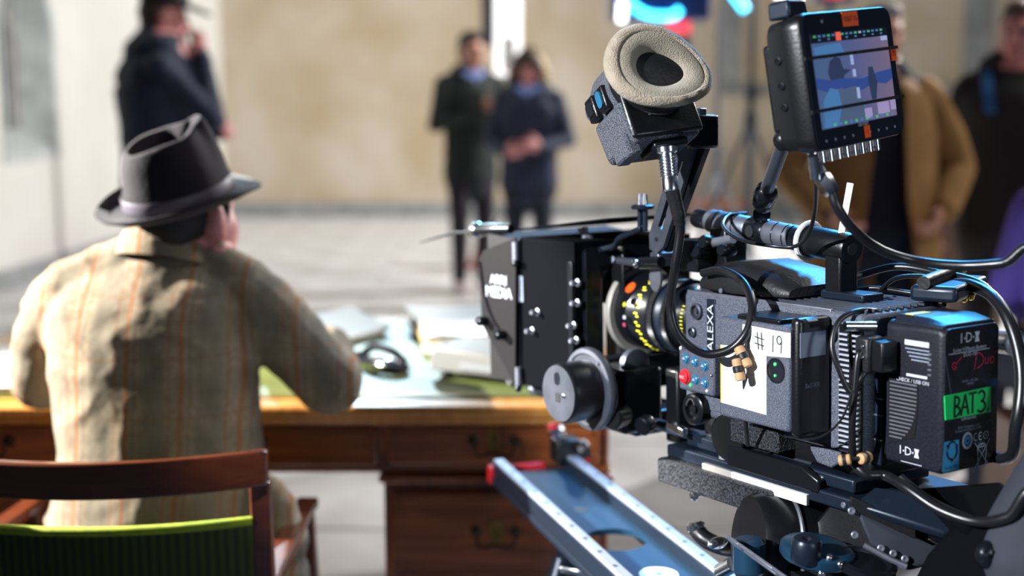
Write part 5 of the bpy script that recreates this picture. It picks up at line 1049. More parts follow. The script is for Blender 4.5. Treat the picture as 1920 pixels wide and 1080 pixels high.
m.prism([(0.02, 0.004), (L_-0.02, 0.004), (L_-0.02, 0.010), (0.02, 0.010)], a, d_, n_, 0.004); m.prism([(0.02, -0.010), (L_-0.02, -0.010), (L_-0.02, -0.004), (0.02, -0.004)], a, d_, n_, 0.004); m.prism([(L_-0.02, -0.010), (L_+0.02, -0.010), (L_+0.02, 0.010), (L_-0.02, 0.010)], a, d_, n_, 0.004)
m.build('slotted_arm', 'dull_silver', hd, bevel=0.0008)
p = A_(1382, 1018, 1.555); m = MB(); m.cyl(p, p+V(-0.001, -0.001, 0.0006), 0.003, n=10); m.build('arm_hole', 'ink', hd)
m = MB(); m.lathe([(0.016, 0), (0.02, 0.004), (0.02, 0.04), (0.016, 0.044)], A_(1405, 1075, 1.58), (0, 0, 1), 24); m.build('base_knob', 'blue_lit_metal', hd)
m = MB(); m.cyl(RIG.l(unp(1560, 1130, 1.62)), RIG.l(unp(1540, 1045, 1.62)), 0.055, n=32); m.build('pan_base', 'black_metal', hd)
m = MB(); m.sphere(A_(1850, 1040, 1.40), (0.014, 0.012, 0.016), 14, 10); m.build('drag_knob', 'black_anodised', hd)
m = MB(); m.tube([A_(1840, 1030, 1.385), A_(1848, 1042, 1.383), A_(1858, 1030, 1.385)], 0.0010, 6); m.build('knob_edge', 'silver', hd)
# pale levers beside the slider
lv = thing('brake_lever', 'dark lever with worn bright metal ends beside the slider', 'lever', A_(1330, 1020, 1.75), RIG)
m = MB(); m.tube(catmull([A_(1306, 992, 1.78), A_(1318, 1008, 1.77), A_(1345, 1022, 1.76), A_(1380, 1030, 1.75)], 5), 0.012, 14); m.build('grip', 'black_metal', lv)
m = MB(); m.lathe([(0.010, 0), (0.0135, 0.003), (0.0135, 0.010), (0.008, 0.014)], A_(1306, 996, 1.78), A_(1303, 978, 1.78)-A_(1306, 996, 1.78), 18); m.build('tip', 'silver', lv)
m = MB(); m.sphere(A_(1346, 1018, 1.735), (0.017, 0.010, 0.008), 18, 10); m.build('cap', 'silver', lv)
m = MB(); m.tube([A_(1350, 1072, 1.74), A_(1375, 1058, 1.72)], 0.011, 14); m.build('lower_tip', 'silver', lv)
# ------------------------------------------------------------------ slider (level, z = 0.70)
SLD = Frame((0.156, 1.782, 0.70), math.degrees(math.atan2(0.307, 0.952)), 0)      # y runs away from the viewer along the rails
sl = thing('camera_slider', 'camera slider with blue light painted on its bed and two perforated steel rails', 'camera slider', (0.08, 0.0, 0.0), SLD)
ya, yb = -0.75, 0.628; wS = 0.165
# bed plate with a big round hole and a small one
def hole_plate(y0, y1, cx, cy, r, x0, x1, z0, z1, n=40):
    m = MB(); inner = [(cx+r*math.cos(2*math.pi*k/n), cy+r*math.sin(2*math.pi*k/n)) for k in range(n)]; out = []
    for k in range(n):
        dx, dy = math.cos(2*math.pi*k/n), math.sin(2*math.pi*k/n); t = min(((x1-cx) if dx > 0 else (cx-x0))/(abs(dx)+1e-9), ((y1-cy) if dy > 0 else (cy-y0))/(abs(dy)+1e-9)); out.append((cx+dx*t, cy+dy*t))
    cor = {}
    for k in range(n):
        for q in ((x0, y0), (x1, y0), (x0, y1), (x1, y1)):
            pass
    m.loft([[V(x, y, z) for x, y in q] for q, z in ((out, z1), (inner, z1), (inner, z0), (out, z0), (out, z1))], cap=False)
    # corners
    for xx, yy_ in ((x0, y0), (x1, y0), (x1, y1), (x0, y1)):
        k = min(range(n), key=lambda i: -((out[i][0]-xx)**2+(out[i][1]-yy_)**2)*-1)
        ks = sorted(range(n), key=lambda i: (out[i][0]-xx)**2+(out[i][1]-yy_)**2)[:2]; p, q = out[ks[0]], out[ks[1]]
        m.add([V(*p, z1), V(*q, z1), V(xx, yy_, z1)], [(0, 1, 2)]); m.add([V(*p, z0), V(*q, z0), V(xx, yy_, z0)], [(0, 1, 2)])
    return m
zb = -0.026
bx0, bx1 = 0.022, wS-0.022
hc = SLD.l(unpZ(1165, 1010, 0.70+zb))
m = hole_plate(hc[1]-0.09, hc[1]+0.09, (bx0+bx1)/2, hc[1], 0.052, bx0, bx1, zb-0.010, zb); m.build('bed_plate', 'blue_lit_metal', sl)
sh = SLD.l(unpZ(1097, 955, 0.70+zb))
m = hole_plate(sh[1]-0.035, yb-0.02, (bx0+bx1)/2, sh[1], 0.009, bx0, bx1, zb-0.010, zb, 24) if False else None
m = MB(); m.box((bx0, hc[1]+0.09, zb-0.010), (bx1, yb-0.01, zb)); m.build('bed_plate', 'blue_lit_metal', sl)
m = MB(); m.box((bx0, ya, zb-0.010), (bx1, hc[1]-0.09, zb)); m.build('bed_plate', 'blue_lit_metal', sl)
m = MB(); m.lathe([(0.013, 0), (0.0125, 0.0006), (0.0095, 0.0008), (0.009, 0.0004), (0.001, 0.0004)], ((bx0+bx1)/2, sh[1], zb), (0, 0, 1), 24); m.build('bolt_hole', 'ink', sl)
dc = SLD.l(unpZ(1235, 1078, 0.70+zb)); m = MB(); m.lathe([(0.030, 0), (0.030, 0.0012), (0.027, 0.0016), (0.001, 0.0016)], (dc[0], dc[1], zb), (0, 0, 1), 28); dl = m.build('bubble_level', 'pale_panel', sl)
m = MB(); m.lathe([(0.006, 0), (0.005, 0.0010), (0.001, 0.0012)], (dc[0], dc[1], zb+0.0016), (0, 0, 1), 14); m.build('level_bubble', 'lamp_green', dl)
for x0, x1 in ((0.0, 0.022), (wS-0.022, wS)):
    m = MB(); m.box((x0, ya, -0.052), (x1, yb, -0.006)); m.box((x0-0.004, ya, -0.046), (x0, yb, -0.036)); m.build('side_beam', 'blue_black', sl, bevel=0.003)
    m = MB(); m.box((x0+0.001, ya, -0.006), (x1-0.001, yb, 0.0)); rl = m.build('rail', 'rail_steel', sl, bevel=0.0015)
    for k in range(20):
        y = yb-0.03-k*0.062; m = MB(); m.lathe([(0.0042, 0), (0.0042, 0.0006), (0.0028, 0.0006), (0.0026, 0.0002)], ((x0+x1)/2, y, 0.0), (0, 0, 1), 10); m.build('rail_bolt', 'gun_metal', rl)
m = MB(); m.box((-0.006, yb, -0.05), (0.030, yb+0.022, -0.016)); m.build('end_stop', 'red_plastic', sl, bevel=0.004)
m = MB(); m.box((0.03, yb+0.002, -0.03), (0.11, yb+0.020, -0.018)); m.build('end_bar', 'red_plastic', sl, bevel=0.003)
m = MB(); m.box((wS-0.040, yb-0.02, -0.02), (wS+0.010, yb+0.03, 0.030)); cl = m.build('end_clamp', 'black_metal', sl, bevel=0.006)
m = MB(); m.lathe([(0.014, 0), (0.016, 0.003), (0.016, 0.018), (0.012, 0.022)], (wS-0.030, yb+0.005, 0.030), (-0.2, 0, 1), 20); m.build('clamp_knob', 'silver', cl)
m = MB(); m.lathe([(0.010, 0), (0.012, 0.003), (0.012, 0.010)], (wS-0.036, yb+0.012, 0.048), (-0.3, 0.3, 1), 16); m.build('clamp_button', 'red_plastic', cl)
m = MB(); m.lathe([(0.018, 0), (0.020, 0.003), (0.020, 0.02), (0.016, 0.024)], (wS+0.006, yb-0.01, 0.002), (1, -0.2, 0.3), 20); m.build('clamp_wheel', 'black_rubber', cl)
m = MB(); m.box((wS+0.005, yb-0.03, -0.03), (wS+0.025, yb+0.0, -0.006)); m.build('clamp_pad', 'red_plastic', cl, bevel=0.003)
m = MB(); m.obox(SLD.l(unpZ(1075, 1070, 0.62)), V(1, -1, 0), V(0, 0, 1), V(1, 1, 0), 0.016, 0.005, 0.004); m.build('side_lever', 'silver', sl, bevel=0.002)
# slider stand
st_ = thing('slider_stand', 'dark tripod stand holding up the far end of the slider', 'stand', (0.06, 0.45, -0.70), SLD)
m = MB(); m.cyl((0.08, 0.40, -0.70+0.55), (0.08, 0.40, -0.040), 0.03, n=20); m.build('column', 'blue_black', st_)
for k in range(3):
    a = math.radians(90+120*k); d_ = V(math.cos(a), math.sin(a), 0); m = MB(); m.tube([V(0.08, 0.40, -0.12)+d_*0.03, V(0.08, 0.40, -0.69)+d_*0.30], [0.018, 0.014], 12); m.build('leg', 'blue_black', st_)
    m = MB(); m.sphere(V(0.08, 0.40, -0.685)+d_*0.30, (0.02, 0.02, 0.014), 12, 8); m.build('foot', 'black_rubber', st_)
st_ = thing('slider_stand', 'dark tripod stand holding up the near end of the slider under the camera', 'stand', (0.06, -0.35, -0.70), SLD)
m = MB(); m.cyl((0.08, -0.30, -0.15), (0.08, -0.30, -0.040), 0.04, n=20); m.build('column', 'blue_black', st_)
for k in range(3):
    a = math.radians(30+120*k); d_ = V(math.cos(a), math.sin(a), 0); m = MB(); m.tube([V(0.08, -0.30, -0.12)+d_*0.03, V(0.08, -0.30, -0.69)+d_*0.34], [0.018, 0.014], 12); m.build('leg', 'blue_black', st_)
    m = MB(); m.sphere(V(0.08, -0.30, -0.685)+d_*0.34, (0.02, 0.02, 0.014), 12, 8); m.build('foot', 'black_rubber', st_)
# ================================================================== people
class Fig:
    """closed volumes fused into one continuous skin by a voxel remesh; every face takes the material of the volume it came from"""
    def __init__(s): s.m = MB(); s.mi = []; s.mats = []
    def _tag(s, n0, mt):
        if mt not in s.mats: s.mats.append(mt)
        s.mi += [s.mats.index(mt)]*(len(s.m.v)-n0)
    def chain(s, pts, rs, mt, flat=None, n=14):
        """tapered limb; flat = (direction, factor) squashes the section"""
        n0 = len(s.m.v); P0 = [np.asarray(p, float) for p in pts]; r0 = list(rs); P, rs = [P0[0]], [r0[0]]
        for i in range(1, len(P0)):                       # extra rings keep the colour borders crisp
            q = max(1, int(np.linalg.norm(P0[i]-P0[i-1])/0.025))
            for j in range(1, q+1): P.append(P0[i-1]+(P0[i]-P0[i-1])*j/q); rs.append(r0[i-1]+(r0[i]-r0[i-1])*j/q)
        d0 = nrm(P[1]-P[0]); d1 = nrm(P[-1]-P[-2])
        Q = [P[0]-d0*rs[0]*k for k in (0.95, 0.6)]+P+[P[-1]+d1*rs[-1]*k for k in (0.6, 0.95)]
        R = [rs[0]*0.35, rs[0]*0.82]+list(rs)+[rs[-1]*0.82, rs[-1]*0.35]; rings = []; u = None
        for i, p in enumerate(Q):
            d = nrm(Q[min(i+1, len(Q)-1)]-Q[max(i-1, 0)])
            if u is None: u = perp(d)[0]
            u = nrm(u-d*np.dot(u, d)); v = np.cross(d, u); ring = []
            for j in range(n):
                o = (u*math.cos(2*math.pi*j/n)+v*math.sin(2*math.pi*j/n))*R[i]
                if flat is not None: f = nrm(flat[0]); o = o-f*np.dot(o, f)*(1-flat[1])
                ring.append(p+o)
            rings.append(ring)
        s.m.loft(rings); s._tag(n0, mt); return s
    def ell(s, c, r, mt, axes=None, n=18, k=12):
        n0 = len(s.m.v); s.m.sphere(c, r, n, k, R=axes); s._tag(n0, mt); return s
    def loft(s, rings, mt): n0 = len(s.m.v); s.m.loft(rings); s._tag(n0, mt); return s
    def hand(s, wr, d, nrm_, thumb, mt, sc=1.0, curl=0.5):
        """wr wrist, d finger direction, nrm_ palm normal (fingers curl to it), thumb side"""
        d = nrm(d); t = nrm(thumb-d*np.dot(thumb, d)); p = nrm(nrm_-d*np.dot(nrm_, d)-t*np.dot(nrm_, t)); wr = np.asarray(wr, float)
        s.chain([wr, wr+d*0.045*sc, wr+d*0.085*sc], [0.026*sc, 0.038*sc, 0.040*sc], mt, flat=(p, 0.42))
        for k, (off, L_) in enumerate(((0.030, 0.070), (0.010, 0.080), (-0.010, 0.074), (-0.029, 0.058))):
            b = wr+d*0.088*sc+t*off*sc; c1 = curl; d1 = nrm(d*math.cos(c1*0.6)+p*math.sin(c1*0.6)); d2 = nrm(d*math.cos(c1*1.5)+p*math.sin(c1*1.5)); d3 = nrm(d*math.cos(c1*2.3)+p*math.sin(c1*2.3))
            q1 = b+d1*L_*0.45*sc; q2 = q1+d2*L_*0.32*sc; q3 = q2+d3*L_*0.23*sc
            s.chain([b-d*0.02*sc, b, q1, q2, q3], [0.0098*sc, 0.0098*sc, 0.009*sc, 0.0085*sc, 0.0075*sc], mt, n=8)
        b = wr+d*0.028*sc+t*0.030*sc; q1 = b+nrm(t*0.75+d*0.65+p*0.25)*0.045*sc; q2 = q1+nrm(d*0.9+t*0.2+p*0.4*curl)*0.035*sc
        s.chain([b-t*0.015*sc, b, q1, q2], [0.015*sc, 0.014*sc, 0.0115*sc, 0.009*sc], mt, n=8); return s
    def head(s, c, fwd, up, skin, sc=1.0):
        f = nrm(fwd); u = nrm(up-f*np.dot(up, f)); r = np.cross(f, u); A = np.stack([r, f, u], 1); c = np.asarray(c, float); P = lambda x, y, z: c+(r*x+f*y+u*z)*sc
        s.ell(P(0, -0.008, 0.022), V(0.074, 0.096, 0.098)*sc, skin, A); s.ell(P(0, 0.024, -0.045), V(0.058, 0.068, 0.070)*sc, skin, A); s.ell(P(0, 0.062, -0.088), V(0.026, 0.024, 0.022)*sc, skin, A)
        s.chain([P(0, 0.084, 0.010), P(0, 0.104, -0.022), P(0, 0.098, -0.034)], [0.009*sc, 0.013*sc, 0.015*sc], skin, n=10)
        s.ell(P(0, 0.076, 0.026), V(0.052, 0.016, 0.012)*sc, skin, A)
        for k in (-1, 1):
            s.ell(P(k*0.074, -0.006, -0.010), V(0.010, 0.020, 0.033)*sc, skin, A); s.ell(P(k*0.031, 0.080, 0.008), V(0.013, 0.009, 0.007)*sc, 'eye', A); s.ell(P(k*0.036, 0.066, -0.028), V(0.022, 0.018, 0.018)*sc, skin, A)
        s.ell(P(0, 0.082, -0.058), V(0.024, 0.011, 0.007)*sc, 'lip', A); return A
    def finish(s, name, parent, voxel=0.009, smooth=4, folds=0.0):
        b = OFF.get(parent.name, np.zeros(3)); me = bpy.data.meshes.new(name); me.from_pydata([tuple(np.asarray(p)-b) for p in s.m.v], [], s.m.f)
        bm = bmesh.new(); bm.from_mesh(me); bmesh.ops.recalc_face_normals(bm, faces=bm.faces); bm.to_mesh(me); bm.free()
        o = bpy.data.objects.new(name, me); COL.objects.link(o)
        md = o.modifiers.new('r', 'REMESH'); md.mode = 'VOXEL'; md.voxel_size = voxel; md.use_smooth_shade = True
        ms = o.modifiers.new('s', 'SMOOTH'); ms.iterations = smooth; ms.factor = 0.5
        dg = bpy.context.evaluated_depsgraph_get(); dg.update(); new = bpy.data.meshes.new_from_object(o.evaluated_get(dg)); o.modifiers.clear(); o.data = new; new.name = name
        if folds > 0:                                     # cloth folds, as geometry
            for vtx, nn in zip(new.vertices, [n.vector.copy() for n in new.vertex_normals]):
                p = vtx.co; q = Vector((p.x*9+p.z*5, p.y*9, p.z*13-p.x*6)); a = noise.noise(q)+0.5*noise.noise(q*2.3)
                ridge = 1-abs(noise.noise(Vector((p.x*6-p.z*7+3, p.y*6, p.z*9+p.x*8))))*2.2
                vtx.co = p+nn*(a*folds+max(0, ridge)**2*folds*0.8)
        kd = kdtree.KDTree(len(s.m.v))
        for i, p in enumerate(s.m.v): kd.insert(Vector(np.asarray(p)-b), i)
        kd.balance(); new.materials.clear()
        for mt in s.mats: new.materials.append(MATS[mt])
        new.polygons.foreach_set('material_index', [s.mi[kd.find(p.center)[1]] for p in new.polygons]); new.polygons.foreach_set('use_smooth', [True]*len(new.polygons))
        o.parent = parent; OFF[o.name] = b; return o
def soft(name, fig_fn, parent, voxel=0.008): f = Fig(); fig_fn(f); return f.finish(name, parent, voxel)
def stand_fig(label, x, y, face, h, top, bottom, skin, shoe, arms, head_fwd=(0, 1, 0.0), torso_w=0.185, depth=0.64, coat=0.86, lean=0.0, collar=None, hairf=None, voxel=0.010, extra=None, stride=0.0, hand_kw=None):
    t = thing('person', label, 'person', (x, y, 0)); fa = math.radians(face); fw = V(math.sin(fa), math.cos(fa), 0); rt = V(math.cos(fa), -math.sin(fa), 0); k = h/1.75; B_ = V(x, y, 0)
    P = lambda a, b, c: B_+rt*a*k+fw*(b+lean*max(0, c-0.95))*k+V(0, 0, c*k)
    D = lambda a, b, c: rt*a+fw*b+V(0, 0, c)
    f = Fig(); fl = (fw, depth)
    for s in (-1, 1):
        kf = stride*s
        f.chain([P(s*0.09, 0, 0.92), P(s*0.10, 0.02+kf*0.5, 0.50), P(s*0.10, -0.01+kf, 0.09)], [0.092*k, 0.066*k, 0.052*k], bottom)
        f.chain([P(s*0.10, -0.045+kf, 0.055), P(s*0.11, 0.05+kf, 0.046), P(s*0.12, 0.155+kf, 0.034)], [0.042*k, 0.042*k, 0.032*k], shoe, flat=(V(0, 0, 1), 0.85))
    f.chain([P(0, -0.005, coat), P(0, 0, 1.02), P(0, 0.0, 1.18), P(0, 0.0, 1.34), P(0, -0.01, 1.42)], [torso_w*0.98*k, torso_w*0.92*k, torso_w*0.96*k, torso_w*1.04*k, torso_w*0.80*k], top, flat=fl, n=40)
    f.chain([P(-0.14, -0.01, 1.425), P(0.14, -0.01, 1.425)], [0.066*k, 0.066*k], top, n=14)
    f.chain([P(0, -0.012, 1.42), P(0, 0.0, 1.53)], [0.058*k, 0.054*k], skin)
    if collar: f.chain([P(-0.04, 0.04, 1.49), P(0, 0.080, 1.445), P(0.04, 0.04, 1.49)], [0.014*k, 0.018*k, 0.014*k], collar, n=10)
    for s, (el, wr, hd, pn, th, cu) in arms.items():
        sh = P(s*0.185, -0.01, 1.41); E_ = P(*el); W_ = P(*wr)
        f.chain([sh, (sh+E_)/2, E_], [0.066*k, 0.058*k, 0.051*k], top); f.chain([E_, (E_+W_)/2, W_], [0.051*k, 0.045*k, 0.038*k], top)
        f.hand(W_+nrm(W_-E_)*0.012, D(*hd), D(*pn), D(*th), skin, 1.0*k, cu)
    hc = P(0, 0.02, 1.635); A = f.head(hc, D(*head_fwd), V(0, 0, 1)+D(0, 0.0, 0), skin, k)
    if extra: extra(f, P, D)
    f.finish('body', t, voxel, 4, folds=0.004)
    if hairf: hairf(t, hc, A, k)
    return t, P, D, hc, A
def short_hair(mt, top=0.0):
    def fn(t, c, A, k):
        f = Fig(); f.ell(c+A@V(0, -0.020, 0.045)*k, V(0.083, 0.098, 0.088)*k, mt, A); f.ell(c+A@V(0, -0.055, -0.01)*k, V(0.072, 0.060, 0.080)*k, mt, A); f.ell(c+A@V(0, 0.045, 0.095)*k, V(0.06, 0.045, 0.035)*k, mt, A); f.finish('hair', t, 0.009)
    return fn
# --- man in navy hooded jacket, hand at his mouth
def cap_fn(t, c, A, k):
    f = Fig(); f.ell(c+A@V(0, -0.03, 0.02)*k, V(0.080, 0.085, 0.085)*k, 'hair_brown', A); f.ell(c+A@V(0, -0.06, -0.045)*k, V(0.065, 0.045, 0.06)*k, 'hair_brown', A); f.finish('hair', t, 0.009)
    f = Fig(); f.ell(c+A@V(0, -0.005, 0.085)*k, V(0.090, 0.108, 0.068)*k, 'cap_black', A)
    f.chain([c+A@V(0, 0.06, 0.062)*k, c+A@V(0, 0.12, 0.052)*k, c+A@V(0, 0.158, 0.040)*k], [0.075*k, 0.072*k, 0.05*k], 'cap_black', flat=(A[:, 2], 0.10), n=20); f.finish('cap', t, 0.007)
def hood(f, P, D): f.chain([P(-0.13, -0.06, 1.40), P(0, -0.11, 1.38), P(0.13, -0.06, 1.40)], [0.075, 0.095, 0.075], 'navy'); f.chain([P(-0.10, -0.02, 1.48), P(0, -0.10, 1.49), P(0.10, -0.02, 1.48)], [0.045, 0.062, 0.045], 'navy')
px = unp(306, 200, 5.9)
stand_fig('man in navy hooded jacket and black cap standing with hand at his mouth', px[0], px[1], 74, 1.85, 'navy', 'navy_dark', 'skin_pink', 'shoe_dark',
    {1: ((0.23, 0.20, 1.20), (0.09, 0.17, 1.46), (-0.35, -0.15, 1), (-0.3, -0.8, 0), (0.2, -0.9, 0.2), 0.7), -1: ((-0.24, 0.10, 1.15), (-0.02, 0.26, 1.14), (1, 0.1, 0.1), (0, -1, 0), (0, 0, 1), 0.6)},
    head_fwd=(0.0, 1, -0.08), torso_w=0.235, depth=0.84, coat=0.84, collar='shirt_blue', hairf=cap_fn, extra=hood)
# --- man in dark green coat
px = unpZ(884, 548, 0)
gt_, Pg, Dg, hg, Ag = stand_fig('man in dark green coat holding a pale sheet up beside his face', px[0], px[1]+0.05, 158, 1.79, 'green_coat', 'plum_black', 'skin', 'shoe_pale',
    {1: ((0.27, 0.05, 1.14), (0.02, 0.25, 1.24), (-0.8, 0.4, 0.4), (0, -0.6, 0.6), (0, 0.5, 1), 0.7), -1: ((-0.26, 0.16, 1.20), (-0.20, 0.25, 1.45), (0.2, 0.1, 1), (0.6, -0.4, 0), (0.7, 0.6, 0), 0.7)},
    head_fwd=(-0.25, 1, -0.05), torso_w=0.20, coat=0.80, collar='shirt_blue', hairf=short_hair('hair_dark'), stride=0.05)
c_ = Pg(-0.155, 0.30, 1.62); m = MB(); m.obox(c_, nrm(V(1, 0.25, 0)), V(0, 0, 1), nrm(V(-0.25, 1, 0)), 0.045, 0.10, 0.002); tag(m.build('paper_sheet', 'paper', base=c_), 'pale sheet held up beside the face of the man in green', 'paper')
# --- woman in navy jacket, looking down
def long_hair(t, c, A, k):
    f = Fig(); f.ell(c+A@V(0, -0.018, 0.040)*k, V(0.092, 0.106, 0.094)*k, 'hair_brown', A); f.ell(c+A@V(0, -0.06, -0.03)*k, V(0.095, 0.062, 0.10)*k, 'hair_brown', A)
    for s in (-1, 1):
        mt = 'hair_blond' if s < 0 else 'hair_brown'
        f.chain([c+A@V(s*0.078, -0.01, 0.06)*k, c+A@V(s*0.105, 0.0, -0.03)*k, c+A@V(s*0.108, 0.008, -0.11)*k, c+A@V(s*0.09, 0.02, -0.19)*k], [0.028, 0.036, 0.036, 0.022], mt)
        f.chain([c+A@V(s*0.02, 0.04, 0.115)*k, c+A@V(s*0.07, 0.05, 0.07)*k, c+A@V(s*0.092, 0.045, 0.0)*k], [0.022, 0.026, 0.022], 'hair_brown')
    f.finish('hair', t, 0.009)
px = unp(992, 300, 8.4)
stand_fig('woman in navy jacket looking down at her hands, long brown hair', px[0], px[1], 190, 1.66, 'navy', 'navy_dark', 'skin_pink', 'shoe_dark',
    {1: ((0.27, 0.02, 1.12), (0.13, 0.22, 1.06), (-0.7, 0.6, 0.1), (-0.3, -0.3, -1), (0, 0.2, 1), 0.8), -1: ((-0.28, 0.02, 1.14), (-0.12, 0.23, 1.10), (0.6, 0.6, 0.15), (0.3, -0.3, -1), (0, 0.2, 1), 0.8)},
    head_fwd=(0.0, 1, -0.5), torso_w=0.215, coat=0.84, collar='shirt_blue', hairf=long_hair)
# --- man in open brown coat
def jeans(f, P, D): pass
px = unp(1640, 300, 5.0)
bt_, Pb, Db, hb, Ab = stand_fig('man in long open brown coat standing behind the monitor', px[0], px[1], 176, 1.72, 'navy_dark', 'navy', 'skin', 'shoe_dark',
    {1: ((0.34, -0.02, 1.12), (0.24, 0.14, 0.96), (-0.6, 0.5, -0.5), (-0.5, -0.4, 0), (0, 0.6, 0.6), 0.6), -1: ((-0.36, -0.04, 1.13), (-0.24, 0.12, 0.96), (0.6, 0.5, -0.5), (0.5, -0.4, 0), (0, 0.6, 0.6), 0.6)},
    head_fwd=(0.0, 1, 0), torso_w=0.20, coat=0.9, hairf=short_hair('hair_grey'))
def coat_ring(z, rx, ry, a0, t=0.012): 
    A_1 = [Pb(rx*math.sin(a), ry*math.cos(a), z) for a in np.linspace(a0, 2*math.pi-a0, 25)]; B_1 = [Pb((rx-t)*math.sin(a), (ry-t)*math.cos(a), z) for a in np.linspace(2*math.pi-a0, a0, 25)]; return A_1+B_1
m = MB(); m.loft([coat_ring(*q) for q in ((0.42, 0.33, 0.24, 0.55), (0.75, 0.285, 0.215, 0.45), (1.0, 0.255, 0.185, 0.32), (1.25, 0.245, 0.175, 0.25), (1.40, 0.215, 0.150, 0.3), (1.47, 0.13, 0.11, 0.4))]); m.build('coat', 'brown_coat', bt_, angle=60)
f = Fig()
for s in (-1, 1):
    f.chain([Pb(s*0.19, -0.01, 1.40), Pb(s*0.29, -0.01, 1.25), Pb(s*0.355, -0.03, 1.12)], [0.082, 0.076, 0.070], 'brown_coat'); f.chain([Pb(s*0.355, -0.03, 1.12), Pb(s*0.30, 0.05, 1.04), Pb(s*0.25, 0.12, 0.97)], [0.070, 0.064, 0.056], 'brown_coat')
f.finish('coat_sleeves', bt_, 0.011)
# --- man in dark jacket at the right edge
px = unp(1905, 200, 5.3)
rt_, Pr, Dr, hr, Ar = stand_fig('man in dark jacket with blue shoulder strap at the right edge', px[0], px[1], 205, 1.75, 'black_cloth', 'black_cloth', 'skin_pink', 'shoe_dark',
    {1: ((0.29, 0.0, 1.13), (0.27, 0.10, 0.90), (0.0, 0.25, -1), (-1, 0.2, 0), (0, 1, 0.2), 0.5), -1: ((-0.29, 0.02, 1.13), (-0.20, 0.18, 0.98), (0.4, 0.6, -0.4), (0.5, -0.4, 0), (0, 0.5, 0.8), 0.6)},
    head_fwd=(0.15, 1, -0.05), torso_w=0.225, coat=0.80, hairf=short_hair('hair_brown'))
m = MB(); pts = catmull([Pr(0.10, -0.13, 1.30), Pr(0.12, -0.05, 1.47), Pr(0.115, 0.06, 1.475), Pr(0.10, 0.14, 1.40), Pr(0.085, 0.155, 1.31)], 6); m.loft([[p+Dr(-0.022, 0, 0), p+Dr(0.022, 0, 0), p+Dr(0.022, 0.012, 0.008), p+Dr(-0.022, 0.012, 0.008)] for p in pts]); m.build('shoulder_strap', 'strap_blue', rt_, angle=60)
# --- person in purple, sitting at the right edge
px = unp(2065, 430, 3.7); t = thing('person', 'person in purple top sitting at the far right edge', 'person', (px[0], px[1], 0)); B_ = V(px[0], px[1], 0)
f = Fig(); P = lambda a, b, c: B_+V(a, b, c)
f.chain([P(0, 0, 0.56), P(-0.02, 0, 0.75), P(-0.03, 0, 0.98), P(-0.02, 0.0, 1.10)], [0.185, 0.17, 0.19, 0.14], 'purple_cloth', flat=(V(0, 1, 0), 0.68), n=40)
f.chain([P(-0.02, 0, 1.08), P(0.0, 0.02, 1.22)], [0.06, 0.055], 'skin'); f.head(P(0.02, 0.04, 1.31), V(0.3, 0.9, -0.1), V(0, 0, 1), 'skin')
for s in (-1, 1):
    f.chain([P(s*0.18-0.02, 0, 1.06), P(s*0.24, 0.06, 0.82), P(s*0.10, 0.28, 0.72)], [0.066, 0.056, 0.042], 'purple_cloth'); f.hand(P(s*0.09, 0.30, 0.715), V(-s*0.5, 0.8, -0.2), V(0, 0, -1), V(-s*0.8, -0.4, 0.3), 'skin')
    f.chain([P(s*0.10, 0, 0.54), P(s*0.14, 0.42, 0.55), P(s*0.14, 0.44, 0.10)], [0.088, 0.068, 0.052], 'navy_dark'); f.chain([P(s*0.14, 0.42, 0.05), P(s*0.15, 0.58, 0.04)], [0.042, 0.036], 'shoe_dark')
f.finish('body', t, 0.010); f = Fig(); A = np.stack([nrm(V(0.9, -0.3, 0)), nrm(V(0.3, 0.9, 0)), V(0, 0, 1)], 1); short_hair('hair_dark')(t, P(0.02, 0.04, 1.31), A, 1.0)
st_ = thing('box_seat', 'wooden box under the person in purple', 'box', (px[0], px[1], 0)); m = MB(); m.box((px[0]-0.24, px[1]-0.17, 0.02), (px[0]+0.24, px[1]+0.17, 0.44)); m.build('box', 'dark_wood', st_, bevel=0.006)
m = MB(); m.box((px[0]-0.25, px[1]-0.18, 0.0), (px[0]+0.25, px[1]+0.18, 0.03)); m.build('skirting', 'dark_wood', st_, bevel=0.004)
# ------------------------------------------------------------------ seated man in tweed
sm = thing('person', 'seated man in checked tweed jacket and dark fedora seen from behind', 'person', (-0.65, 2.40, 0))
f = Fig()
def tr(v, xl, xr, d, ry, pw=2.05, n=32):
    """torso ring whose silhouette spans xl..xr on image row v"""
    c = unp((xl+xr)/2, v, d); rx = (xr-xl)/2*d/F; out = []
    for k in range(n):
        a = 2*math.pi*k/n; cs, sn = math.cos(a), math.sin(a); out.append(c+V(rx*math.copysign(abs(cs)**(2/pw), cs), ry*math.copysign(abs(sn)**(2/pw), sn), 0))
    return out
f.loft([tr(1080, 75, 525, 2.38, 0.155), tr(1000, 85, 515, 2.385, 0.150), tr(920, 105, 495, 2.39, 0.140), tr(840, 112, 490, 2.40, 0.132), tr(760, 104, 488, 2.41, 0.134), tr(680, 94, 480, 2.42, 0.140), tr(610, 84, 486, 2.43, 0.140), tr(560, 92, 496, 2.44, 0.128), tr(525, 118, 478, 2.45, 0.108), tr(500, 180, 428, 2.45, 0.086), tr(478, 238, 388, 2.45, 0.074)], 'tweed')
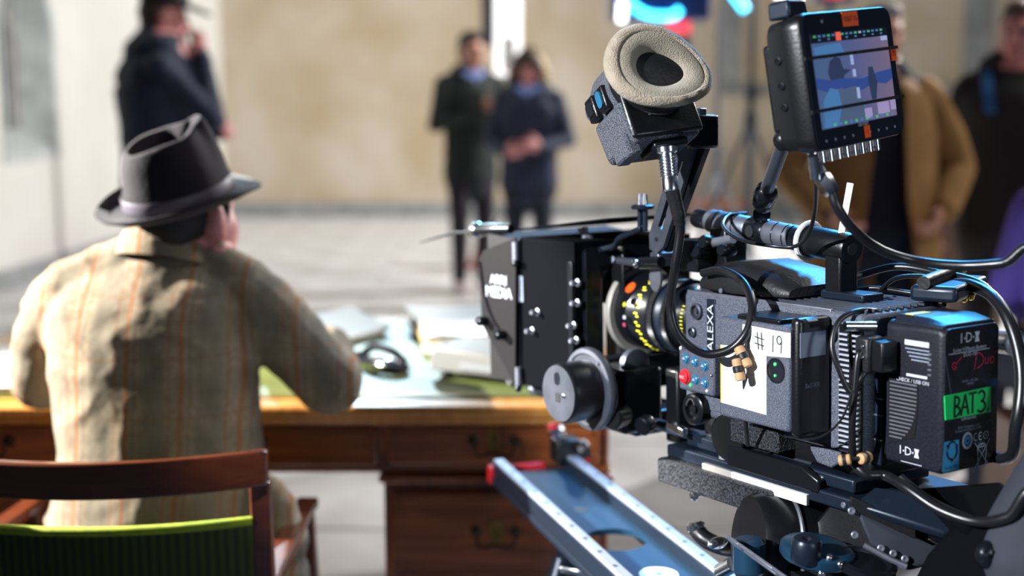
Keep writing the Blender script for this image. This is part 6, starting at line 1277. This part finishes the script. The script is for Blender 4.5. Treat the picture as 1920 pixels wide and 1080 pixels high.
# arms
f.chain([unp(250, 505, 2.46), unp(150, 548, 2.46), unp(112, 580, 2.46)], [0.070, 0.070, 0.072], 'tweed'); f.chain([unp(390, 512, 2.46), unp(450, 548, 2.45), unp(480, 580, 2.44)], [0.066, 0.070, 0.074], 'tweed')
f.chain([unp(124, 578, 2.45), unp(92, 640, 2.48), unp(78, 708, 2.55)], [0.074, 0.068, 0.062], 'tweed')
f.chain([unp(78, 708, 2.55), V(-0.93, 2.76, 0.845), V(-0.86, 2.90, 0.825)], [0.062, 0.052, 0.042], 'tweed')
f.hand(V(-0.85, 2.915, 0.82), V(0.45, 0.9, -0.12), V(0, 0, -1), V(1, -0.3, 0), 'skin', 1.0, 0.45)
f.chain([unp(478, 575, 2.44), unp(545, 640, 2.45), unp(618, 716, 2.47)], [0.076, 0.070, 0.064], 'tweed')
f.chain([unp(618, 716, 2.47), V(-0.40, 2.72, 0.845), V(-0.50, 2.86, 0.825)], [0.064, 0.052, 0.042], 'tweed')
f.hand(V(-0.508, 2.872, 0.82), V(-0.55, 0.83, -0.12), V(0, 0, -1), V(-1, -0.3, 0), 'skin', 1.0, 0.45)
# bunched skirt of the jacket over the chair arm
f.chain([unp(492, 930, 2.36), unp(520, 958, 2.35), unp(530, 1010, 2.36)], [0.045, 0.040, 0.05], 'tweed')
f.chain([unp(505, 1010, 2.38), unp(520, 1080, 2.38)], [0.05, 0.06], 'tweed')
# legs under the desk
for x, kx in ((-0.76, -0.76), (-0.60, -0.62)):
    f.chain([V(x, 2.36, 0.53), V(kx, 2.80, 0.515), V(kx, 2.86, 0.10)], [0.092, 0.068, 0.052], 'trouser'); f.chain([V(kx, 2.83, 0.048), V(kx-0.01, 2.98, 0.036)], [0.042, 0.034], 'shoe_dark')
f.chain([V(-0.78, 2.36, 0.55), V(-0.54, 2.36, 0.55)], [0.12, 0.12], 'trouser')
# neck and head
hf = nrm(V(0.52, 0.85, -0.06)); hcn = unp(352, 406, 2.455)
f.chain([unp(318, 500, 2.46), unp(340, 440, 2.44)], [0.060, 0.058], 'skin_pink'); f.chain([unp(300, 478, 2.46), unp(340, 470, 2.45), unp(372, 486, 2.46)], [0.030, 0.046, 0.024], 'shirt_blue')
AH = f.head(hcn, hf, V(0.0, 0.0, 1), 'skin_pink', 0.98)
f.ell(hcn+AH@V(0.004, 0.028, -0.030), V(0.070, 0.072, 0.088), 'skin_pink', AH)
for q_ in (-1, 1): f.ell(hcn+AH@V(q_*0.084, -0.004, -0.006), V(0.012, 0.022, 0.037), 'skin_pink', AH)
f.finish('body', sm, 0.007, 4, folds=0.0042)
f = Fig(); f.ell(hcn+AH@V(0, -0.030, 0.002), V(0.078, 0.072, 0.066), 'hair_dark', AH); f.ell(hcn+AH@V(0, -0.060, -0.022), V(0.066, 0.044, 0.048), 'hair_dark', AH); f.chain([hcn+AH@V(0.076, 0.025, 0.03), hcn+AH@V(0.073, 0.022, -0.025)], [0.012, 0.008], 'hair_dark', n=10); f.finish('hair', sm, 0.007)
# jacket collar
def cring(k, dz, tilt=0.0): 
    c = unp(316, 470, 2.455)+V(0, 0, dz); return [c+V(0.090*k*math.cos(a), 0.084*k*math.sin(a), 0.012*math.cos(a)*-1+0.030*(-math.sin(a))) for a in np.linspace(0, 2*math.pi, 33)[:-1]]
m = MB(); m.loft([cring(1.16, -0.026), cring(1.06, -0.004), cring(0.93, 0.018), cring(0.88, 0.020), cring(0.84, 0.012), cring(0.88, -0.02)], cap=False); m.build('jacket_collar', 'tweed', sm, angle=60)
# fedora
HT = FreeFrame(unp(338, 378, 2.41), V(0.80, 0.56, 0.27), V(-0.13, -0.28, 1.0))          # y towards the hat's front
def hring(rx, ry, z, fn=None, n=56):
    out = []
    for k in range(n):
        a = 2*math.pi*k/n; x, y = math.cos(a), math.sin(a); p = V(rx*x, ry*y, z)
        if fn: p = p+fn(a, x, y)
        out.append(p)
    return out
curl = lambda a, x, y: V(0, 0, 0.022*x*x*(1 if abs(x) > 0 else 0)+(-0.012 if y > 0 else 0.012)*y*y)
half = lambda a, x, y: curl(a, x, y)*0.4
def pinch(q): return lambda a, x, y: V(-q*math.copysign(1, x)*math.exp(-((y-0.72)/0.22)**2)*abs(x), 0, (-0.014 if y < 0 else 0.018)*y*y)
ht = bpy.data.objects.new('hat', bpy.data.meshes.new('hat')); bpy.data.objects.remove(ht)
hmb = MB()
BRX, BRY = 0.132, 0.158
hmb.loft([hring(0.088, 0.104, 0.0), hring(0.115, 0.134, -0.003, half), hring(BRX-0.002, BRY-0.002, 0.000, curl), hring(BRX, BRY, 0.0035, curl), hring(BRX-0.003, BRY-0.003, 0.006, curl), hring(0.114, 0.133, 0.003, half), hring(0.092, 0.108, 0.006),
          hring(0.0885, 0.1045, 0.03), hring(0.082, 0.098, 0.060, pinch(0.006)), hring(0.072, 0.091, 0.097, pinch(0.016)), hring(0.060, 0.083, 0.123, pinch(0.022)), hring(0.053, 0.077, 0.130, pinch(0.022)), hring(0.046, 0.070, 0.128, pinch(0.020)), hring(0.036, 0.057, 0.110, pinch(0.014)), hring(0.024, 0.040, 0.094, pinch(0.008)), hring(0.012, 0.02, 0.090)], cap=False)
hmb.add([p for p in hring(0.012, 0.02, 0.090)], [tuple(range(56))])
hmb.v = [tuple(HT.w(p)) for p in hmb.v]
hat = hmb.build('hat', 'felt', sm, angle=70)
m = MB(); m.loft([hring(0.0905, 0.1065, 0.005), hring(0.0912, 0.1072, 0.006), hring(0.0898, 0.1058, 0.034), hring(0.0890, 0.1050, 0.035)], cap=False); m.v = [tuple(HT.w(p)) for p in m.v]; m.build('hat_band', 'felt_band', hat, angle=60)
m = MB(); c = HT.w(V(-0.092, 0.0, 0.02)); m.obox(c, HT.R[:, 1], HT.R[:, 2], HT.R[:, 0], 0.020, 0.015, 0.003); m.build('band_bow', 'felt_band', hat, bevel=0.002)
# ================================================================== behind the crew
def stand(name, label, x, y, h, spread=0.5, mt='black_metal', leg_top=0.9):
    t = thing(name, label, 'light stand', (x, y, 0)); B_ = V(x, y, 0)
    m = MB(); m.cyl(B_+V(0, 0, 0.12), B_+V(0, 0, h*0.55), 0.022, n=14); m.cyl(B_+V(0, 0, h*0.5), B_+V(0, 0, h), 0.016, n=14); m.build('mast', mt, t)
    m = MB(); m.cyl(B_+V(0, 0, leg_top-0.05), B_+V(0, 0, leg_top+0.03), 0.035, n=14); m.build('leg_collar', mt, t)
    m = MB(); m.cyl(B_+V(0, 0, h*0.53), B_+V(0, 0, h*0.56), 0.035, n=14); m.tube([B_+V(0, 0, h*0.545), B_+V(0.07, -0.02, h*0.545)], 0.010, 8); m.build('lock_knob', mt, t)
    for k in range(3):
        a = math.radians(20+120*k); d = V(math.cos(a), math.sin(a), 0); m = MB(); m.tube([B_+V(0, 0, leg_top), B_+d*spread+V(0, 0, 0.02)], 0.013, 10); lg = m.build('leg', mt, t)
        m = MB(); m.tube([B_+V(0, 0, 0.28), B_+d*spread*0.55+V(0, 0, leg_top*0.45+0.01)], 0.008, 8); m.build('brace', mt, lg)
        m = MB(); m.sphere(B_+d*spread+V(0, 0, 0.022), 0.022, 10, 8); m.build('foot', 'black_rubber', lg)
    return t
p = unp(1408, 200, 6.8); stand('light_stand', 'tall dark light stand between viewfinder and monitor', p[0], p[1], 2.55, 0.55, 'gun_metal', 1.25)
p = unp(1345, 200, 7.6); stand('light_stand', 'shorter grey light stand left of the tall dark one', p[0], p[1], 1.9, 0.5, 'dull_silver', 0.95)
# blue film lamp
p = unp(1232, 10, 6.6); p[2] = 1.785
fx_ = thing('film_lamp', 'blue film lamp with glowing cyan tubes above the eyepiece', 'film lamp', p)
m = MB(); m.box(p+V(-0.24, -0.12, -0.03), p+V(0.26, 0.12, 0.22)); m.build('housing', 'lamp_body', fx_, bevel=0.02)
m = MB(); m.tube(catmull([p+V(-0.19, -0.14, 0.10), p+V(-0.14, -0.145, 0.04), p+V(-0.06, -0.145, -0.005), p+V(0.06, -0.145, -0.01), p+V(0.10, -0.145, 0.02)], 6), 0.020, 10); m.build('tube', 'glow_cyan', fx_)
m = MB(); m.tube([p+V(-0.195, -0.14, -0.04), p+V(-0.19, -0.14, 0.06)], 0.020, 10); m.build('tube', 'glow_white', fx_)
m = MB(); m.tube([p+V(0.36, -0.10, 0.12), p+V(0.44, -0.10, 0.02)], 0.022, 10); m.build('tube', 'glow_cyan', fx_)
m = MB(); m.tube([p+V(0.26, -0.05, 0.14), p+V(0.62, -0.05, 0.16)], 0.018, 10); m.build('bracket', 'lamp_body', fx_)
m = MB(); m.tube([p+V(0.53, -0.10, 0.16), p+V(0.66, -0.10, 0.06)], 0.020, 10); m.build('tube', 'glow_white', fx_)
m = MB(); m.box(p+V(0.04, -0.13, -0.10), p+V(0.16, -0.05, -0.035)); m.build('tail_light', 'glow_red', fx_, bevel=0.01)
m = MB(); m.cyl((p[0]+0.15, p[1], 0.1), (p[0]+0.15, p[1], p[2]-0.02), 0.022, n=12); m.build('post', 'gun_metal', fx_)
m = MB()
m.lathe([(0.30, 0), (0.30, 0.03), (0.05, 0.05), (0.03, 0.1)], (p[0]+0.15, p[1], 0.0), (0, 0, 1), 24); m.build('base', 'black_metal', fx_)
# red-lit lamp behind the monitor
p = unp(1560, -14, 6.2); fx2 = thing('signal_lamp', 'small lamp glowing red behind the top of the monitor', 'lamp', p)
m = MB(); m.box(p+V(-0.09, -0.04, -0.05), p+V(0.10, 0.05, 0.10)); m.build('housing', 'lamp_body', fx2, bevel=0.01)
m = MB(); m.sphere(p+V(0, -0.05, 0.02), (0.09, 0.02, 0.05), 16, 10); m.build('lens', 'glow_red', fx2)
m = MB(); m.cyl((p[0], p[1]+0.02, 0.05), (p[0], p[1]+0.02, p[2]-0.04), 0.016, n=10); m.build('post', 'gun_metal', fx2)
m = MB(); m.lathe([(0.22, 0), (0.22, 0.03), (0.03, 0.06)], (p[0], p[1]+0.02, 0), (0, 0, 1), 20); m.build('base', 'black_metal', fx2)
# white reflector on a stand behind the pair, brightness added as emission
p = unp(952, 40, 9.9); B_ = V(p[0], p[1], 0); rf = thing('glowing_reflector', 'tall white reflector panel with added glow on a stand behind the standing pair', 'lamp', B_)
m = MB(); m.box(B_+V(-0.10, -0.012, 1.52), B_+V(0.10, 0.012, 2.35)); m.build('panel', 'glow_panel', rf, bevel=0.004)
m = MB(); m.box(B_+V(-0.20, 0.0, 1.74), B_+V(-0.10, 0.03, 2.4)); m.build('clamp_arm', 'gun_metal', rf, bevel=0.005)
m = MB(); m.cyl(B_+V(0, 0.03, 0.1), B_+V(0, 0.03, 2.3), 0.018, n=12); m.build('mast', 'pale_panel', rf)
for k in range(3):
    a = math.radians(90+120*k); m = MB(); m.tube([B_+V(0, 0.03, 0.5), B_+V(0.35*math.cos(a), 0.03+0.35*math.sin(a), 0.02)], 0.012, 8); m.build('leg', 'gun_metal', rf)
# orange cone of cloth behind the man's legs
p = unpZ(905, 500, 0); oc = thing('traffic_cone', 'orange cone standing behind the man in green', 'cone', (p[0]+0.02, p[1], 0)); B_ = V(p[0]+0.02, p[1], 0)
m = MB(); m.lathe([(0.11, 0.03), (0.035, 0.46), (0.03, 0.47)], B_, (0, 0, 1), 24); m.build('cone', 'tape_orange', oc); m = MB(); m.box(B_+V(-0.14, -0.14, 0), B_+V(0.14, 0.14, 0.03)); m.build('foot', 'tape_orange', oc, bevel=0.01)
# bench against the back wall
p = unpY(1338, 400, 13.6); bn = thing('bench', 'red-brown wooden bench against the back wall', 'bench', (p[0], 13.7, 0))
m = MB(); m.box((p[0]-0.42, 13.45, 0.17), (p[0]+0.42, 13.95, 0.25)); m.build('seat', 'mahogany', bn, bevel=0.01)
for sx in (-0.36, 0.36):
    m = MB(); m.box((p[0]+sx-0.04, 13.5, 0), (p[0]+sx+0.04, 13.9, 0.17)); m.build('leg', 'mahogany', bn, bevel=0.006)
# dark cabinet behind the man in the dark jacket
p = unpY(1812, 430, 7.5); cbn = thing('cabinet', 'low dark wooden cabinet behind the man in the dark jacket', 'cabinet', (p[0], 7.7, 0))
m = MB(); m.box((p[0]-0.20, 7.5, 0.0), (p[0]+0.26, 7.95, 0.78)); m.build('carcass', 'dark_wood', cbn, bevel=0.008)
m = MB(); m.box((p[0]-0.22, 7.48, 0.78), (p[0]+0.28, 7.97, 0.805)); m.build('top', 'dark_wood', cbn, bevel=0.006)
for sx in (-0.085, 0.145):
    m = MB(); m.box((p[0]+sx-0.10, 7.485, 0.06), (p[0]+sx+0.10, 7.505, 0.74)); d = m.build('door', 'dark_wood', cbn, bevel=0.004); m = MB(); m.sphere((p[0]+sx+0.07, 7.478, 0.45), 0.012, 10, 8); m.build('knob', 'brass', d)
# papers on the cabinet, white panel added beside it for a bright gap
p2 = unpY(1748, 360, 8.2); m = MB(); m.box((p2[0]-0.10, 8.2, 0.02), (p2[0]+0.08, 8.23, 1.02)); tag(m.build('gap_panel', 'pale_panel', bevel=0.003, base=(p2[0], 8.2, 0.02)), 'white panel filling the bright gap beside the dark cabinet', 'board')
# magenta rug by the left wall
a, b, c, d = (unpZ(*q, 0.0) for q in ((70, 535), (235, 478), (262, 488), (150, 540)))
m = MB(); m.loft([[q+V(0, 0, 0.001) for q in (a, b, c, d)], [q+V(0, 0, 0.02) for q in (a, b, c, d)]]); tag(m.build('rug', 'magenta', base=(a+c)/2), 'magenta rug strip on the floor along the white wall', 'rug')
# grey bag beside the tripod head, added in place of the operator
p = unp(1935, 1000, 1.36); gb = thing('grey_clothing', 'edge of grey-blue bag hanging at the right of the tripod head', 'clothing', p-V(0, 0, 0.12))
def clothing(f): f.chain([p+V(0.03, 0.05, -0.16), p+V(0.02, 0.05, -0.04), p+V(0.035, 0.05, 0.05)], [0.055, 0.060, 0.035], 'grey_cloth')
soft('clothing_body', clothing, gb, 0.006)
m = MB(); m.tube(catmull([p+V(0.02, 0.05, 0.06), p+V(0.05, 0.07, 0.12), p+V(0.08, 0.09, 0.06)], 5), 0.006, 8); m.build('strap', 'black_rubber', gb)
